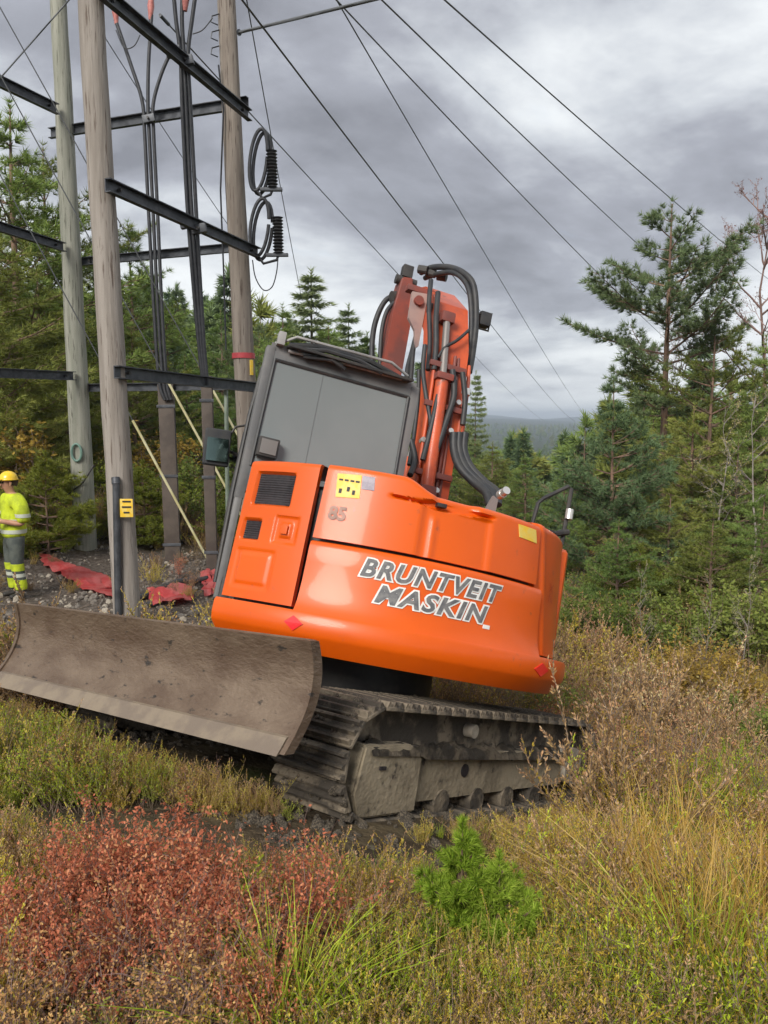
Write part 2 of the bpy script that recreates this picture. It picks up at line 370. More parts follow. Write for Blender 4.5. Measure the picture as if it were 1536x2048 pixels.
def patch(name, t0, t1, z0, z1, r, mat_, parent, n=8, thick=.006, quad=None):
    """small curved plate lying on the rear surface (sticker, grille); quad = four (theta,z) corners tl tr br bl"""
    b = MB(); q = quad or [(t0, z1), (t1, z1), (t1, z0), (t0, z0)]
    def L2(a, c, t): return (a[0] + (c[0] - a[0]) * t, a[1] + (c[1] - a[1]) * t)
    A = [];B = []
    for i in range(n + 1):
        u = L2(q[0], q[1], i / n); w = L2(q[3], q[2], i / n)
        A.append([cp(rad_(k[0]), k[1], (r(k[0], k[1]) if callable(r) else r) + thick) for k in (u, L2(u, w, .5), w)])
        B.append([cp(rad_(k[0]), k[1], (r(k[0], k[1]) if callable(r) else r) - .002) for k in (u, L2(u, w, .5), w)])
    P = [[B[i][0]] + A[i] + [B[i][2]] for i in range(n + 1)]
    P = [[B[0][0], B[0][0], B[0][1], B[0][2], B[0][2]]] + P + [[B[n][0], B[n][0], B[n][1], B[n][2], B[n][2]]]
    b.grid(P); bmesh.ops.remove_doubles(b.bm, verts=b.bm.verts, dist=1e-5); return b.obj(name, mat_, parent, 40)
def inr(x, a, b, s): return float(sst(a - s, a + s, x) * (1 - sst(b - s, b + s, x)))

# counterweight: lower skirt all round the tail, tall block in the middle
b = MB()
SK = [(1.05, .80), (1.265, .79), (1.338, .872), (1.347, .89), (1.352, .93), (1.350, .99), (1.340, 1.005), (1.05, 1.005)]
b.arc(SK, rad_(-58.5), rad_(61), 60)
BL = [(1.05, 1.0), (1.335, 1.0), (1.322, 1.025), (1.308, 1.06), (1.298, 1.11), (1.290, 1.18), (1.286, 1.28), (1.284, 1.37), (1.276, 1.394), (1.262, 1.402), (1.05, 1.402)]
b.arc(BL, rad_(-35.4), rad_(33.2), 48)
cw = b.obj('counterweight', ORANGE, exc, 45)
def RCW(t, z): return float(np.interp(z, [.88, .93, .99, 1.005, 1.025, 1.06, 1.11, 1.18, 1.28, 1.4], [1.345, 1.352, 1.350, 1.335, 1.322, 1.308, 1.298, 1.290, 1.286, 1.282]))
for quad, lab in (([(-36.6, .935), (-34.6, .975), (-32.0, .938), (-34.2, .895)], 'red diamond reflector at the cab end of the counterweight'), ([(29.8, .930), (33.4, .972), (37.0, .935), (33.6, .892)], 'red diamond reflector at the right end of the counterweight')):
    b = MB(); pts = [Vector(cp(rad_(t), z, RCW(t, z) + .007)) for t, z in quad]; c = sum(pts, Vector()) / 4
    nrm = Vector((c.x, c.y, 0)).normalized(); vs = [b.bm.verts.new(p) for p in pts]; ws = [b.bm.verts.new(p - nrm * .014) for p in pts]
    b.bm.faces.new(vs)
    for k in range(4): b.bm.faces.new((vs[k], vs[(k + 1) % 4], ws[(k + 1) % 4], ws[k]))
    tag(b.obj('reflector', REDR, cw, 0), lab)
# lettering, two lines, wrapped on the curved face
def letters(txt, t0, t1, zb, zt_, off, lift, mat_, name, slope=0.0):
    cu = bpy.data.curves.new('t', 'FONT'); cu.body = txt; cu.size = 1; cu.shear = .28; cu.offset = off; cu.space_character = 1.16; cu.resolution_u = 3
    to = bpy.data.objects.new('t', cu); COL.objects.link(to); dg = bpy.context.evaluated_depsgraph_get()
    me = bpy.data.meshes.new_from_object(to.evaluated_get(dg)); bpy.data.objects.remove(to)
    bm = bmesh.new(); bm.from_mesh(me); bmesh.ops.triangulate(bm, faces=bm.faces)
    bmesh.ops.subdivide_edges(bm, edges=[e_ for e_ in bm.edges if e_.calc_length() > .12], cuts=2)
    global _tb
    xs = [v.co.x for v in bm.verts]; ys = [v.co.y for v in bm.verts]
    if off <= .03: _tb = (min(xs), max(xs), min(ys), max(ys))
    x0, x1, y0, y1 = _tb
    for v in bm.verts:
        u = (v.co.x - x0) / (x1 - x0); w = (v.co.y - y0) / (y1 - y0)
        th = rad_(t0 + (t1 - t0) * u); z = zb + (zt_ - zb) * w + slope * u
        v.co = cp(th, z, RCW(0, z) + lift)
    m2 = bpy.data.meshes.new(name); bm.to_mesh(m2); bm.free(); return link(name, m2, mat_, cw)
for txt, t0, t1, zb, zt_ in (('BRUNTVEIT', -21.5, 16.0, 1.250, 1.350), ('MASKIN', -17.0, 12.4, 1.122, 1.222)):
    tag(letters(txt, t0, t1, zb, zt_, .029, .010, GREYL, 'lettering'), 'dark grey slanted capital letters reading ' + txt)
    tag(letters(txt, t0, t1, zb, zt_, .092, .006, WHITE, 'lettering_outline'), 'white outline behind the letters ' + txt)
b = MB(); b.box(cp(rad_(12.6), 1.108, 1.302), (.045, .006, .022), Matrix.Rotation(rad_(12.6), 3, 'Z')); b.obj('lettering_patch', WHITE, cw, 0)

# engine hood with scoop
def hz(t): return 1.775 + .075 * (1 - float(sst(-15, -5, t)))
def RHD(t, z):
    r = 1.275 - .03 * (z - 1.41) / .4
    zc_ = 1.722 + .004 * math.sin(t * .2)
    w = .006 + .016 * inr(t, -8, 6, 3)
    r -= .045 * inr(t, -17, 11, 1.2) * inr(z, zc_ - w, zc_ + w, .006)                       # scoop
    r -= .018 * inr(t, -8.5, 10.6, .9) * (1 - float(sst(1.69, 1.712, z)))                   # recessed field below
    r += .012 * inr(t, -6.2, -4.6, .6) * (1 - float(sst(1.62, 1.68, z)))                    # pressed rib
    return r
hood = panel('engine_hood', -35.2, 30.2, 1.418, 1.80, RHD, 96, 44, .03, ORANGE, exc, top=.25, fil=.035, zt=hz)
b = MB(); b.box(cp(rad_(-4.3), 1.722, 1.245), (.055, .05, .022), Matrix.Rotation(rad_(-4.3), 3, 'Z'), .003); b.obj('hood_latch', GRILL, hood)
patch('warning_sticker', 0, 0, 0, 0, RHD, YELS, hood, quad=[(-32.3, 1.798), (-25.9, 1.806), (-25.3, 1.672), (-31.5, 1.662)], thick=.004)
patch('warning_sticker', 0, 0, 0, 0, RHD, YELS, hood, quad=[(20.0, 1.738), (27.6, 1.74), (28.5, 1.662), (20.8, 1.664)], thick=.004)
patch('information_sticker', 0, 0, 0, 0, RHD, GREYS, hood, quad=[(-25.7, 1.806), (-22.4, 1.807), (-22.0, 1.73), (-25.3, 1.728)], thick=.004)
for t_, z_ in ((-30.6, 1.70), (-28.6, 1.715), (-27.1, 1.70)): MB().box(cp(rad_(t_), z_, RHD(t_, z_) + .004), (.016, .006, .026), Matrix.Rotation(rad_(t_), 3, 'Z')).obj('sticker_print', GRILL, hood, 0)
for t_ in (-31, -29.5, -28, -26.6): MB().box(cp(rad_(t_), 1.765, RHD(t_, 1.765) + .004), (.022, .006, .010), Matrix.Rotation(rad_(t_), 3, 'Z')).obj('sticker_print', GRILL, hood, 0)
def text_patch(txt, t0, z0, h, r, mat_, parent, name, rot=0.0, off=.03):
    cu = bpy.data.curves.new('t', 'FONT'); cu.body = txt; cu.size = 1; cu.offset = off; cu.resolution_u = 3
    to = bpy.data.objects.new('t', cu); COL.objects.link(to); dg = bpy.context.evaluated_depsgraph_get()
    me = bpy.data.meshes.new_from_object(to.evaluated_get(dg)); bpy.data.objects.remove(to)
    for v in me.vertices:
        x, y = v.co.x * h / .72, v.co.y * h / .72; x, y = x * math.cos(rot) - y * math.sin(rot), x * math.sin(rot) + y * math.cos(rot)
        th = rad_(t0) + x / 1.27; z = z0 + y; v.co = cp(th, z, r(math.degrees(th), z) + .006)
    return link(name, me, mat_, parent)
tag(text_patch('85', -32.4, 1.535, .075, RHD, BADGE, hood, 'model_number', off=.045), 'dark model number below the yellow sticker')

# left rear service door with two grilles, latch well and pressed panel
def RDR(t, z):
    sh = (z - 1.4) * 2.2                                                                   # features lean a little
    r = 1.272 - .02 * (z - 1.0) / .8
    r -= .034 * inr(t, -57.0, -44.2, .5) * inr(z, 1.575, 1.765, .008)
    r -= .034 * inr(t, -58.4, -52.0, .5) * inr(z, 1.365, 1.480, .008)
    r -= .014 * inr(t, -47.2, -40.2, .5) * inr(z, 1.360, 1.515, .008)
    r += .014 * inr(t, -45.2, -42.0, .5) * inr(z, 1.395, 1.480, .008)
    r -= .009 * (inr(t, -58.4, -45.2, .7) * inr(z, 1.085, 1.305, .012) - inr(t, -56.9, -46.6, .7) * inr(z, 1.110, 1.282, .012))
    return r
door = panel('service_door', -60.5, -37.3, 1.022, 1.842, RDR, 84, 84, .04, ORANGE, exc, top=.75, fil=.03)
def grille(t0, t1, z0, z1):
    g = patch('grille', t0, t1, z0, z1, RDR, GRILL, door, thick=.006)
    s = MB(); k = int((z1 - z0) / .013)
    for i in range(k):
        z = z0 + (i + .5) * (z1 - z0) / k
        s.tube([cp(rad_(t0 + (t1 - t0) * q / 6), z, RDR(t0 + (t1 - t0) * q / 6, z) + .007) for q in range(7)], .003, 4)
    sl = s.obj('grille_slats', GRILL, door); sl['kind'] = 'stuff'
grille(-56.8, -44.4, 1.580, 1.760); grille(-58.2, -52.2, 1.370, 1.475)
b = MB(); b.box(cp(rad_(-43.6), 1.437, 1.272), (.045, .012, .05), Matrix.Rotation(rad_(-43.6), 3, 'Z'), .004); b.obj('door_latch', ORANGE, door)
# right corner panel
def RCP(t, z):
    r = 1.268 - .05 * (z - 1.0) / .8
    tr = 33.0 + (1.77 - z) * 9.0
    r += .016 * inr(t, tr - 1.2, tr + 1.6, .6)
    return r
corner = panel('corner_panel', 31.6, 60.5, 1.018, 1.80, RCP, 60, 40, .04, ORANGE, exc, top=.7, fil=.04)
text_patch('ZX', 44.5, 1.34, .07, RCP, M('dark_orange_emboss', (.50, .06, .006), .5), corner, 'embossed_letters', rot=math.pi / 2 - .1, off=.0)
# dark body core and side bodywork
b = MB(); b.arc([(.2, .82), (1.16, .82), (1.19, 1.0), (1.19, 1.70), (1.10, 1.74), (.2, 1.74)], rad_(-60), rad_(60), 32); b.obj('body_core', DARK, exc)
b = MB(); b.box((.06, .20, .88), (1.90, 1.6, .20), None, .02); b.box((.18, .9, 1.05), (.5, .9, .35), None, .03); b.obj('main_frame', DARK, exc)
b = MB(); b.box((.84, .20, 1.38), (.52, 1.70, .74), None, .06, 3); b.obj('side_panel', ORANGE, exc)
b = MB(); b.box((-1.02, .05, 1.05), (.06, 1.15, .16), Matrix.Rotation(rad_(-6), 3, 'Z'), .02); b.obj('side_sill', DARK, exc)
b = MB(); b.cyl((0, 0, .52), (0, 0, .80), .50, 40); b.obj('slew_ring', DARK, exc, 40)

# cab
cab = thing('cab', 'x', 'x'); del cab['label'], cab['category']
bpy.data.objects.remove(cab)
yb = -.32
TL, TR, BR, BLc = (-1.085, 2.63), (-.085, 2.66), (-.045, 1.70), (-1.125, 1.70)
b = MB()
b.prism([(yb + .02, 1.02), (1.18, 1.02), (1.30, 1.55), (1.02, 2.60), (yb + .02, 2.60)], 0, -1.09, -1.06) if False else None
# shell: roof, side walls (left wall with door glass), pillars
b.prism([(-1.09, yb), (-.07, yb), (-.07, 1.12), (-.90, 1.12), (-1.0, .45)], 2, 2.615, 2.685)                                   # roof
for x in (-1.088, -.075): b.box((x, yb + .03, 2.15), (.060, .08, 1.02), None, .018)             # rear pillars
b.box((-.585, yb + .03, 2.60), (1.0, .07, .08), None, .015)                                    # rear header
b.box((-.585, yb + .03, 1.80), (1.0, .07, .22), None, .015)                                    # rear lower rail
b.box((-1.03, .22, 1.40), (.05, 1.10, .80), Matrix.Rotation(rad_(-6.5), 3, 'Z'), .02)                                         # left lower wall
for y, x in ((.42, -1.0), (1.05, -.92)): b.box((x, y, 2.2), (.05, .07, .86), None, .015)
b.box((-.07, .42, 1.8), (.05, 1.4, .9), None, .02)
cabo = b.obj('cab', CABG, exc, 35)
b = MB(); b.prism([(-1.055, 1.86), (-.115, 1.86), (-.125, 2.565), (-1.045, 2.565)], 1, yb - .008, yb + .012); b.obj('rear_window', GLASSG, cabo, 0)
b = MB(); b.box((-.72, yb - .0085, 2.21), (.003, .003, .69)); b.obj('window_seam', M('window_seam', (.11, .12, .12), .5), cabo, 0)
fr = MB()
for a, c in (((-1.062, 1.86), (-1.05, 2.575)), ((-.108, 1.86), (-.118, 2.575)), ((-1.05, 2.572), (-.118, 2.572))):
    fr.tube([(a[0], yb - .012, a[1]), (c[0], yb - .012, c[1])], .011, 6)
fr.obj('window_seal', RUB, cabo)
# rear visor and roof rails
b = MB(); b.box((-.56, yb - .05, 2.672), (.86, .13, .018), Matrix.Rotation(rad_(10), 3, 'X'), .004); b.obj('roof_visor', DARK, cabo)
b = MB(); b.tube([(-1.02, yb - .02, 2.70), (-.95, yb - .08, 2.735), (-.30, yb - .09, 2.745), (-.16, yb - .05, 2.70)], .010, 8)
b.tube([(-.98, yb - .03, 2.645), (-.60, yb - .06, 2.66), (-.20, yb - .05, 2.668)], .012, 8); b.obj('roof_rail', CABL, cabo)
b = MB(); b.tube([(-.93, yb - .07, 2.66), (-.75, yb - .10, 2.695), (-.52, yb - .10, 2.69), (-.35, yb - .09, 2.655)], .016, 8)
b.tube([(-.88, yb - .05, 2.63), (-.70, yb - .09, 2.65), (-.60, yb - .07, 2.62)], .014, 8); b.tube([(-.98, yb - .02, 2.69), (-.80, yb - .07, 2.72), (-.45, yb - .08, 2.715), (-.22, yb - .05, 2.675)], .018, 8); b.obj('roof_cable', RUB, cabo)
MB().box((-1.04, yb - .03, 2.71), (.05, .06, .09), None, .01).obj('roof_bracket', CABL, cabo); MB().cyl((-1.0, .0, 2.69), (-1.0, .0, 2.80), .035, 12).obj('roof_beacon_base', CABL, cabo)
# left side: door edge, hand rails
b = MB(); b.tube([(-1.115, -.24, 1.10), (-1.125, -.23, 1.7), (-1.12, -.20, 2.2), (-1.10, -.18, 2.55)], .014, 8)
b.tube([(-1.04, .42, 1.25), (-1.06, .43, 1.7), (-1.055, .44, 2.2), (-1.02, .46, 2.5)], .014, 8); b.obj('grab_rail', DARK, cabo)
b = MB(); b.box((-1.088, -.16, 1.85), (.02, .10, 1.45), None, .006); b.obj('door_edge', CABL, cabo)
for z in (2.15, 1.55): MB().box((-1.03, .5, z), (.03, .05, .035)).obj('door_hinge', DARK, cabo)
b = MB(); b.box((-.985, yb - .055, 1.985), (.135, .07, .125), None, .012); lamp = b.obj('rear_lamp', DARK, cabo)
b = MB(); b.box((-.985, yb - .094, 1.985), (.105, .01, .095), None, .004); b.obj('lamp_glass', LAMPG, lamp)
# left mirror on its arm
b = MB(); b.box((-1.19, .88, 2.155), (.20, .045, .29), Matrix.Rotation(rad_(-6), 3, 'Y'), .035, 3); mir = b.obj('mirror', RUB, exc)
b = MB(); b.box((-1.19, .853, 2.165), (.165, .008, .25), Matrix.Rotation(rad_(-6), 3, 'Y') @ Matrix.Rotation(rad_(-8), 3, 'X'), .004); b.obj('mirror_glass', MIRR, mir)
b = MB(); b.tube([(-.95, .94, 2.42), (-1.08, .93, 2.36), (-1.14, .92, 2.2)], .010, 6); b.tube([(-.95, .96, 2.14), (-1.14, .93, 2.17)], .012, 6); b.obj('mirror_arm', DARK, mir)
# right-hand rail and its mirror
b = MB(); b.tube([(.90, -.40, 1.80), (.925, -.42, 2.06), (.96, -.42, 2.10), (1.13, -.44, 2.225), (1.155, -.44, 2.215), (1.15, -.44, 2.02), (1.13, -.46, 1.80)], .015, 8); hr = b.obj('handrail', DARK, exc)
b = MB(); b.cyl((1.15, -.47, 1.99), (1.15, -.47, 2.06), .028, 12); b.obj('rail_clamp', CHROME, hr)
b = MB(); b.tube([(1.06, -.42, 1.86), (1.10, -.48, 1.88), (1.16, -.47, 1.90)], .022, 8); b.box((1.0, -.45, 1.86), (.10, .08, .05), None, .01); b.obj('rail_bracket', DARK, hr)
print('house ok')

# boom, folded up in front of the house
bx0, bx1 = .46, .76
def prof(c, w):
    """centre line (y,z) with half-widths -> outline"""
    L_, R_ = [], []
    for i, (p, h) in enumerate(zip(c, w)):
        a = Vector(c[max(i - 1, 0)]); d = (Vector(c[min(i + 1, len(c) - 1)]) - a).normalized(); n = Vector((-d.y, d.x))
        L_.append(tuple(Vector(p) + n * h)); R_.append(tuple(Vector(p) - n * h))
    return L_ + R_[::-1]
b = MB(); b.prism(prof([(.95, 1.25), (1.0, 1.9), (1.05, 2.7), (1.15, 3.5), (1.32, 3.90), (1.70, 4.20), (2.10, 4.36)], [.10, .14, .16, .17, .165, .13, .09]), 0, bx0, bx1)
bmesh.ops.bevel(b.bm, geom=[e_ for e_ in b.bm.edges if e_.calc_face_angle(0) > .8], offset=.012, segments=2, affect='EDGES'); boom = b.obj('boom', BOOMP, exc, 30)
b = MB(); b.prism([(.325, 3.0), (.515, 3.0), (.52, 3.62), (.515, 4.20), (.455, 4.58), (.345, 4.56), (.315, 4.20), (.315, 3.6)], 1, 2.10, 2.34); bmesh.ops.bevel(b.bm, geom=list(b.bm.edges), offset=.012, segments=2, affect='EDGES'); arm = b.obj('dipper_arm', DKRED, exc, 30)
b = MB(); b.box((.405, 2.2, 4.66), (.11, .10, .13), None, .012); b.cyl((.30, 2.2, 4.56), (.52, 2.2, 4.56), .05, 14); b.obj('arm_pin', DARK, arm)
b = MB(); b.box((.42, 2.2, 2.75), (.42, .38, .40), None, .05); b.obj('quick_coupler', DARK, exc)
MB().cyl((.30, 2.22, 4.36), (.76, 2.28, 4.52), .065, 18).obj('boom_pin', DARK, boom); MB().cyl((.43, 1.34, 3.98), (.77, 1.34, 3.98), .05, 16).obj('boom_pin', DARK, boom)
# gusset plates at the elbow, pale worn
b = MB(); b.prism([(.30, 4.16), (.455, 4.18), (.455, 3.66), (.43, 3.64), (.39, 3.80), (.31, 3.90)], 1, 1.50, 1.54); b.obj('elbow_plate', M('worn_pinkish_plate', (.36, .25, .22), .6, col2=(.28, .20, .19), scale=5), boom, 0)
MB().cyl((.37, 1.46, 4.08), (.37, 1.505, 4.08), .045, 18).obj('plate_boss', DKRED, boom, 40)
MB().box((.40, 1.55, 4.20), (.30, .10, .06), None, .015).obj('cross_plate', DKRED, boom)
# arm cylinder lying along the back of the boom, with its rod
cylr = Vector((.52, .76, 2.15)), Vector((.52, .86, 3.20))
b = MB(); b.cyl(cylr[0], cylr[1], .058, 18); acyl = b.obj('hydraulic_cylinder', BOOMP, exc, 40)
b = MB(); b.cyl(cylr[1], (.52, 1.02, 3.78), .032, 14); b.obj('piston_rod', M('dull_rod_steel', (.28, .25, .23), .4, metal=.6), acyl, 40)
MB().box((.52, .86, 3.20), (.15, .15, .06), None, .015).obj('cylinder_gland', DKRED, acyl); MB().box((.52, 1.03, 3.80), (.13, .11, .10), None, .03).obj('rod_eye', DKRED, acyl); MB().box((.52, .775, 2.18), (.14, .14, .12), None, .03).obj('cylinder_foot', DKRED, acyl)
# boom lift cylinder (front)
b = MB(); b.cyl((.56, 1.55, 1.15), (.56, 1.45, 2.6), .06, 16); bc = b.obj('hydraulic_cylinder', BOOMP, exc, 40)
b = MB(); b.cyl((.56, 1.45, 2.6), (.56, 1.30, 3.2), .034, 14); b.obj('piston_rod', CHROME, bc, 40)
# steel pipes and clamps on the back and right flank
for k, (x, y0, y1) in enumerate(((.445, .82, .94), (.630, .83, .95), (.675, .86, .98))):
    b = MB(); b.tube([(x, y0, 2.0), (x, y0 + .03, 2.55), (x, y1 - .05, 3.15), (x, y1, 3.45)], .016, 8); b.obj('steel_pipe', DKRED if k else BOOMP, boom)
for k, x in enumerate((.76, .80)):
    b = MB(); b.tube([(x, .90, 2.62), (x, .92, 2.9), (x - .005, .96, 3.25), (x - .01, 1.0, 3.42)], .018, 8); b.obj('steel_pipe', BOOMP, boom)
    MB().cyl((x, .89, 2.56), (x, .90, 2.66), .028, 10).obj('pipe_fitting', CHROME, boom); MB().cyl((x, .95, 3.14), (x, .96, 3.20), .026, 10).obj('pipe_fitting', CHROME, boom)
for z, y in ((2.35, .80), (2.95, .85), (3.32, .90)):
    b = MB(); b.box((.565, y, z), (.34, .04, .05), None, .01); b.obj('pipe_clamp', DKRED, boom)
for x, y, z in ((.43, .84, 2.15), (.62, .84, 2.22), (.44, .88, 2.62), (.70, .90, 3.02), (.66, .86, 2.75)):
    b = MB(); b.cyl((x, y, z), (x, y - .05, z + .01), .024, 8); b.obj('pipe_bolt', CHROME, boom)
# hoses
def hose(pts, r, name='hydraulic_hose', parent=exc, n=10):
    P = [Vector(p) for p in pts]; Q = []
    for i in range(len(P) - 1):
        p0, p1, p2, p3 = P[max(i - 1, 0)], P[i], P[i + 1], P[min(i + 2, len(P) - 1)]
        for k in range(6):
            t = k / 6; Q.append(.5 * ((2 * p1) + (p2 - p0) * t + (2 * p0 - 5 * p1 + 4 * p2 - p3) * t * t + (3 * p1 - p0 - 3 * p2 + p3) * t ** 3))
    Q.append(P[-1]); return MB().tube(Q, r, n).obj(name, RUB, parent, 60)
def H(u, v, y): return tuple(hp(u, v, y))
hose([H(842, 545, 1.9), H(865, 535, 1.7), H(900, 535, 1.5), H(930, 548, 1.3), H(948, 575, 1.2), H(952, 640, 1.15), H(946, 700, 1.1), H(938, 745, 1.05)], .030)
hose([H(850, 556, 1.85), H(875, 548, 1.65), H(905, 545, 1.45), H(928, 560, 1.3), H(940, 590, 1.2), H(943, 650, 1.15), H(938, 710, 1.1), H(932, 750, 1.05)], .026)
hose([H(800, 590, 2.3), H(772, 600, 2.3), H(752, 640, 2.3), H(744, 690, 2.25), H(745, 760, 2.2)], .028)
hose([H(795, 600, 2.2), H(775, 620, 2.2), H(764, 660, 2.2), H(760, 720, 2.2), H(762, 765, 2.2)], .022)
hose([H(842, 600, 1.6), H(838, 640, 1.6), H(828, 690, 1.55), H(822, 760, 1.4)], .020)
hose([H(862, 560, 1.3), H(858, 610, 1.2), H(860, 680, 1.1), H(856, 740, 1.0)], .022)
hose([H(835, 660, 1.7), H(825, 700, 1.6), H(815, 740, 1.5), H(812, 790, 1.3)], .024)
hose([H(876, 585, 1.1), H(872, 640, 1.0), H(872, 690, .95), H(868, 740, .9)], .024)
hose([H(938, 660, .98), H(915, 680, .92), H(890, 695, .92), H(876, 715, .92)], .014)
hose([H(905, 740, .84), H(908, 790, .82), H(893, 840, .80), H(880, 880, .78), H(862, 930, .78)], .026)
hose([H(876, 790, .82), H(868, 830, .8), H(856, 880, .78), H(845, 920, .75)], .022)
hose([H(850, 690, .95), H(846, 740, .92), H(852, 790, .88), H(862, 850, .82), H(858, 900, .8)], .02)
hose([H(925, 745, .86), H(930, 800, .84), H(925, 850, .82)], .024)
hose([H(838, 740, 1.0), H(836, 800, .95), H(828, 870, .9), H(818, 930, .8)], .018)
hose([H(822, 880, .85), H(830, 920, .8), H(820, 950, .7)], .026)
for k, (du, r_) in enumerate(((0, .036), (11, .036), (22, .034))):
    hose([H(908 + du, 866, .80), H(908 + du * .9, 900, .78), H(920 + du, 935, .70), H(948 + du, 965, .60), H(972 + du, 985, .48), H(980 + du * .7, 1010, .40)], r_, 'corrugated_hose')
b = MB(); b.prism([(.56, 1.70), (.74, 1.72), (.76, 2.08), (.72, 2.10)], 1, -.12, -.09); hb = b.obj('hose_bracket', M('grey_bracket', (.20, .17, .16), .6), exc, 0)
b = MB(); b.cyl((.80, -.10, 2.14), (.80, -.15, 2.155), .030, 16); b.cyl((.80, -.05, 2.13), (.80, -.10, 2.14), .034, 16); b.obj('work_lamp', CHROME, hb)
b = MB(); b.box(H(968, 640, 1.2), (.11, .10, .13), None, .015); wl_ = b.obj('boom_lamp', RUB, exc)
b = MB(); b.tube([H(950, 628, 1.15), H(984, 628, 1.2), H(976, 662, 1.2), H(952, 655, 1.15)], .010, 6); b.obj('lamp_guard', DARK, wl_)
for u, v in ((862, 545), (884, 552), (846, 538)):
    b = MB(); b.cyl(H(u - 9, v, 1.75), H(u + 9, v + 3, 1.7), .042, 10); b.obj('hose_fitting', DARK, boom)
print('boom ok')

# undercarriage (turned under the house)
UR = (0, 0, YU - YH)
b = MB(); b.box((0, 0, .42), (1.3, 1.2, .22), None, .05); b.box((0, .85, .36), (.9, .8, .12), None, .03); b.obj('lower_frame', MUD, exc, rot=UR)
def shoe_mesh():
    m = MB(); m.box((0, 0, .008), (.45, .146, .022), None, .004, 1)
    for y in (-.052, .0, .05): m.prism([(y - .016, .018), (y + .016, .018), (y + .006, .042), (y - .006, .042)], 0, -.222, .222)
    return m.mesh('track_shoe', 30)
shoe = shoe_mesh(); shoe.materials.append(MUD)
RE, ZC = .262, .340
def loop(s, sag=.0):
    """position and angle on the track loop (y,z), s in 0..1"""
    st = 2.92 - .60; per = 2 * st + 2 * math.pi * RE; d = (s % 1) * per
    if d < st: return (-st / 2 + d, RE + ZC, 0.0, sag * math.sin(math.pi * d / st))
    d -= st
    if d < math.pi * RE: a = d / RE; return (st / 2 + RE * math.sin(a), ZC + RE * math.cos(a), -a, 0)
    d -= math.pi * RE
    if d < st: return (st / 2 - d, ZC - RE, math.pi, 0)
    d -= st; a = d / RE; return (-st / 2 - RE * math.sin(a), ZC - RE * math.cos(a), math.pi - a, 0)
NS = 42
for sgn in (-1, 1):
    cx = sgn * .935
    b = MB(); b.prism([(loop(k / 60)[0] * .985, ZC + (loop(k / 60)[1] - ZC) * .93) for k in range(60)], 0, cx - .10, cx + .10)
    # hollow: keep only the chain rim
    tr = b.obj('track', MUD, exc, 30, rot=UR)
    tag(tr, 'mud-caked steel crawler track nearest the blade corner' if sgn < 0 else 'far crawler track under the cab side')
    for k in range(NS):
        y, z, a, sg = loop((k + .3) / NS, .0)
        o = link('track_shoe', shoe, MUD, tr); o.location = (cx, y, z); o.rotation_euler = (a, 0, 0)
    xo = cx + sgn * .10
    def side(x0, x1): return (min(x0, x1), max(x0, x1))
    lo_, hi_ = side(xo, xo + sgn * .075)
    b = MB(); b.prism([(-1.0, .20), (.80, .14), (.80, .40), (-.9, .42), (-1.05, .36)], 0, lo_, hi_); tf = b.obj('track_frame', MUDL, exc, 25, rot=UR)
    lo2, hi2 = side(xo + sgn * .005, xo + sgn * .112)
    b = MB(); b.prism([(.79, .10), (1.27, .085), (1.33, .20), (1.30, .43), (.90, .44), (.80, .38)], 0, lo2, hi2); bmesh.ops.bevel(b.bm, geom=list(b.bm.edges), offset=.012, segments=2, affect='EDGES'); b.obj('idler_guard', MUDL, tf, 25)
    b = MB(); b.box((xo + sgn * .113, 1.14, .325), (.012, .05, .018)); b.obj('guard_slot', GRILL, tf)
    b = MB(); b.tube([(xo + sgn * .070, .30, .30), (xo + sgn * .083, .30, .30)], .036, 14); ho = b.obj('frame_hole', GRILL, tf)
    b = MB(); b.cyl((xo, -1.10, .325), (xo + sgn * .11, -1.10, .325), .125, 28); b.obj('sprocket_hub', MUDP, tf, 40)
    b = MB(); b.cyl((cx - .04, -1.12, .325), (cx + .04, -1.12, .335), .23, 36)
    for k in range(21):
        a = 2 * math.pi * k / 21; b.box((cx, -1.12 + .235 * math.cos(a), .335 + .235 * math.sin(a)), (.06, .03, .03), Matrix.Rotation(a, 3, 'X'))
    b.obj('sprocket', MUD, tf, 30)
    for y in (-.62, -.25, .12, .5):
        b = MB(); b.cyl((xo - sgn * .05, y, .125), (xo + sgn * .085, y, .125), .075, 18); b.obj('track_roller', MUD, tf, 40)
    b = MB(); b.cyl((xo - sgn * .05, .22, .515), (xo + sgn * .06, .22, .515), .04, 16); b.obj('carrier_roller', MUDP, tf, 40)
BR_ = Matrix.Rotation(YU - YH, 3, 'Z') @ Matrix.Translation((0, 0, 0)).to_3x3() @ Matrix.Rotation(math.radians(2.8), 3, 'Y')
# caked mud lying on the frames
for sgn in (-1, 1):
    b = MB(); P = []; xo = sgn * 1.035
    for i in range(71):
        y = -1.05 + 2.3 * i / 70; row = []
        for j in range(9):
            a = j / 8; x = xo + sgn * (.01 + .115 * a); h = .06 * max(0, noise.noise(Vector((y * 5, x * 9, 2.0 + sgn))) + .35) + .035 * noise.noise(Vector((y * 17, x * 21, 5.0))) + .02 * noise.noise(Vector((y * 43, x * 51, 7.0)))
            row.append((x, y, (.415 if y > .82 else .40) + (h * (1 - .3 * a) if j < 8 else -.03)))
        P.append(row)
    b.grid(P); bmesh.ops.solidify(b.bm, geom=list(b.bm.faces), thickness=.02); b.obj('caked_mud', MUD, exc, 60, rot=UR)
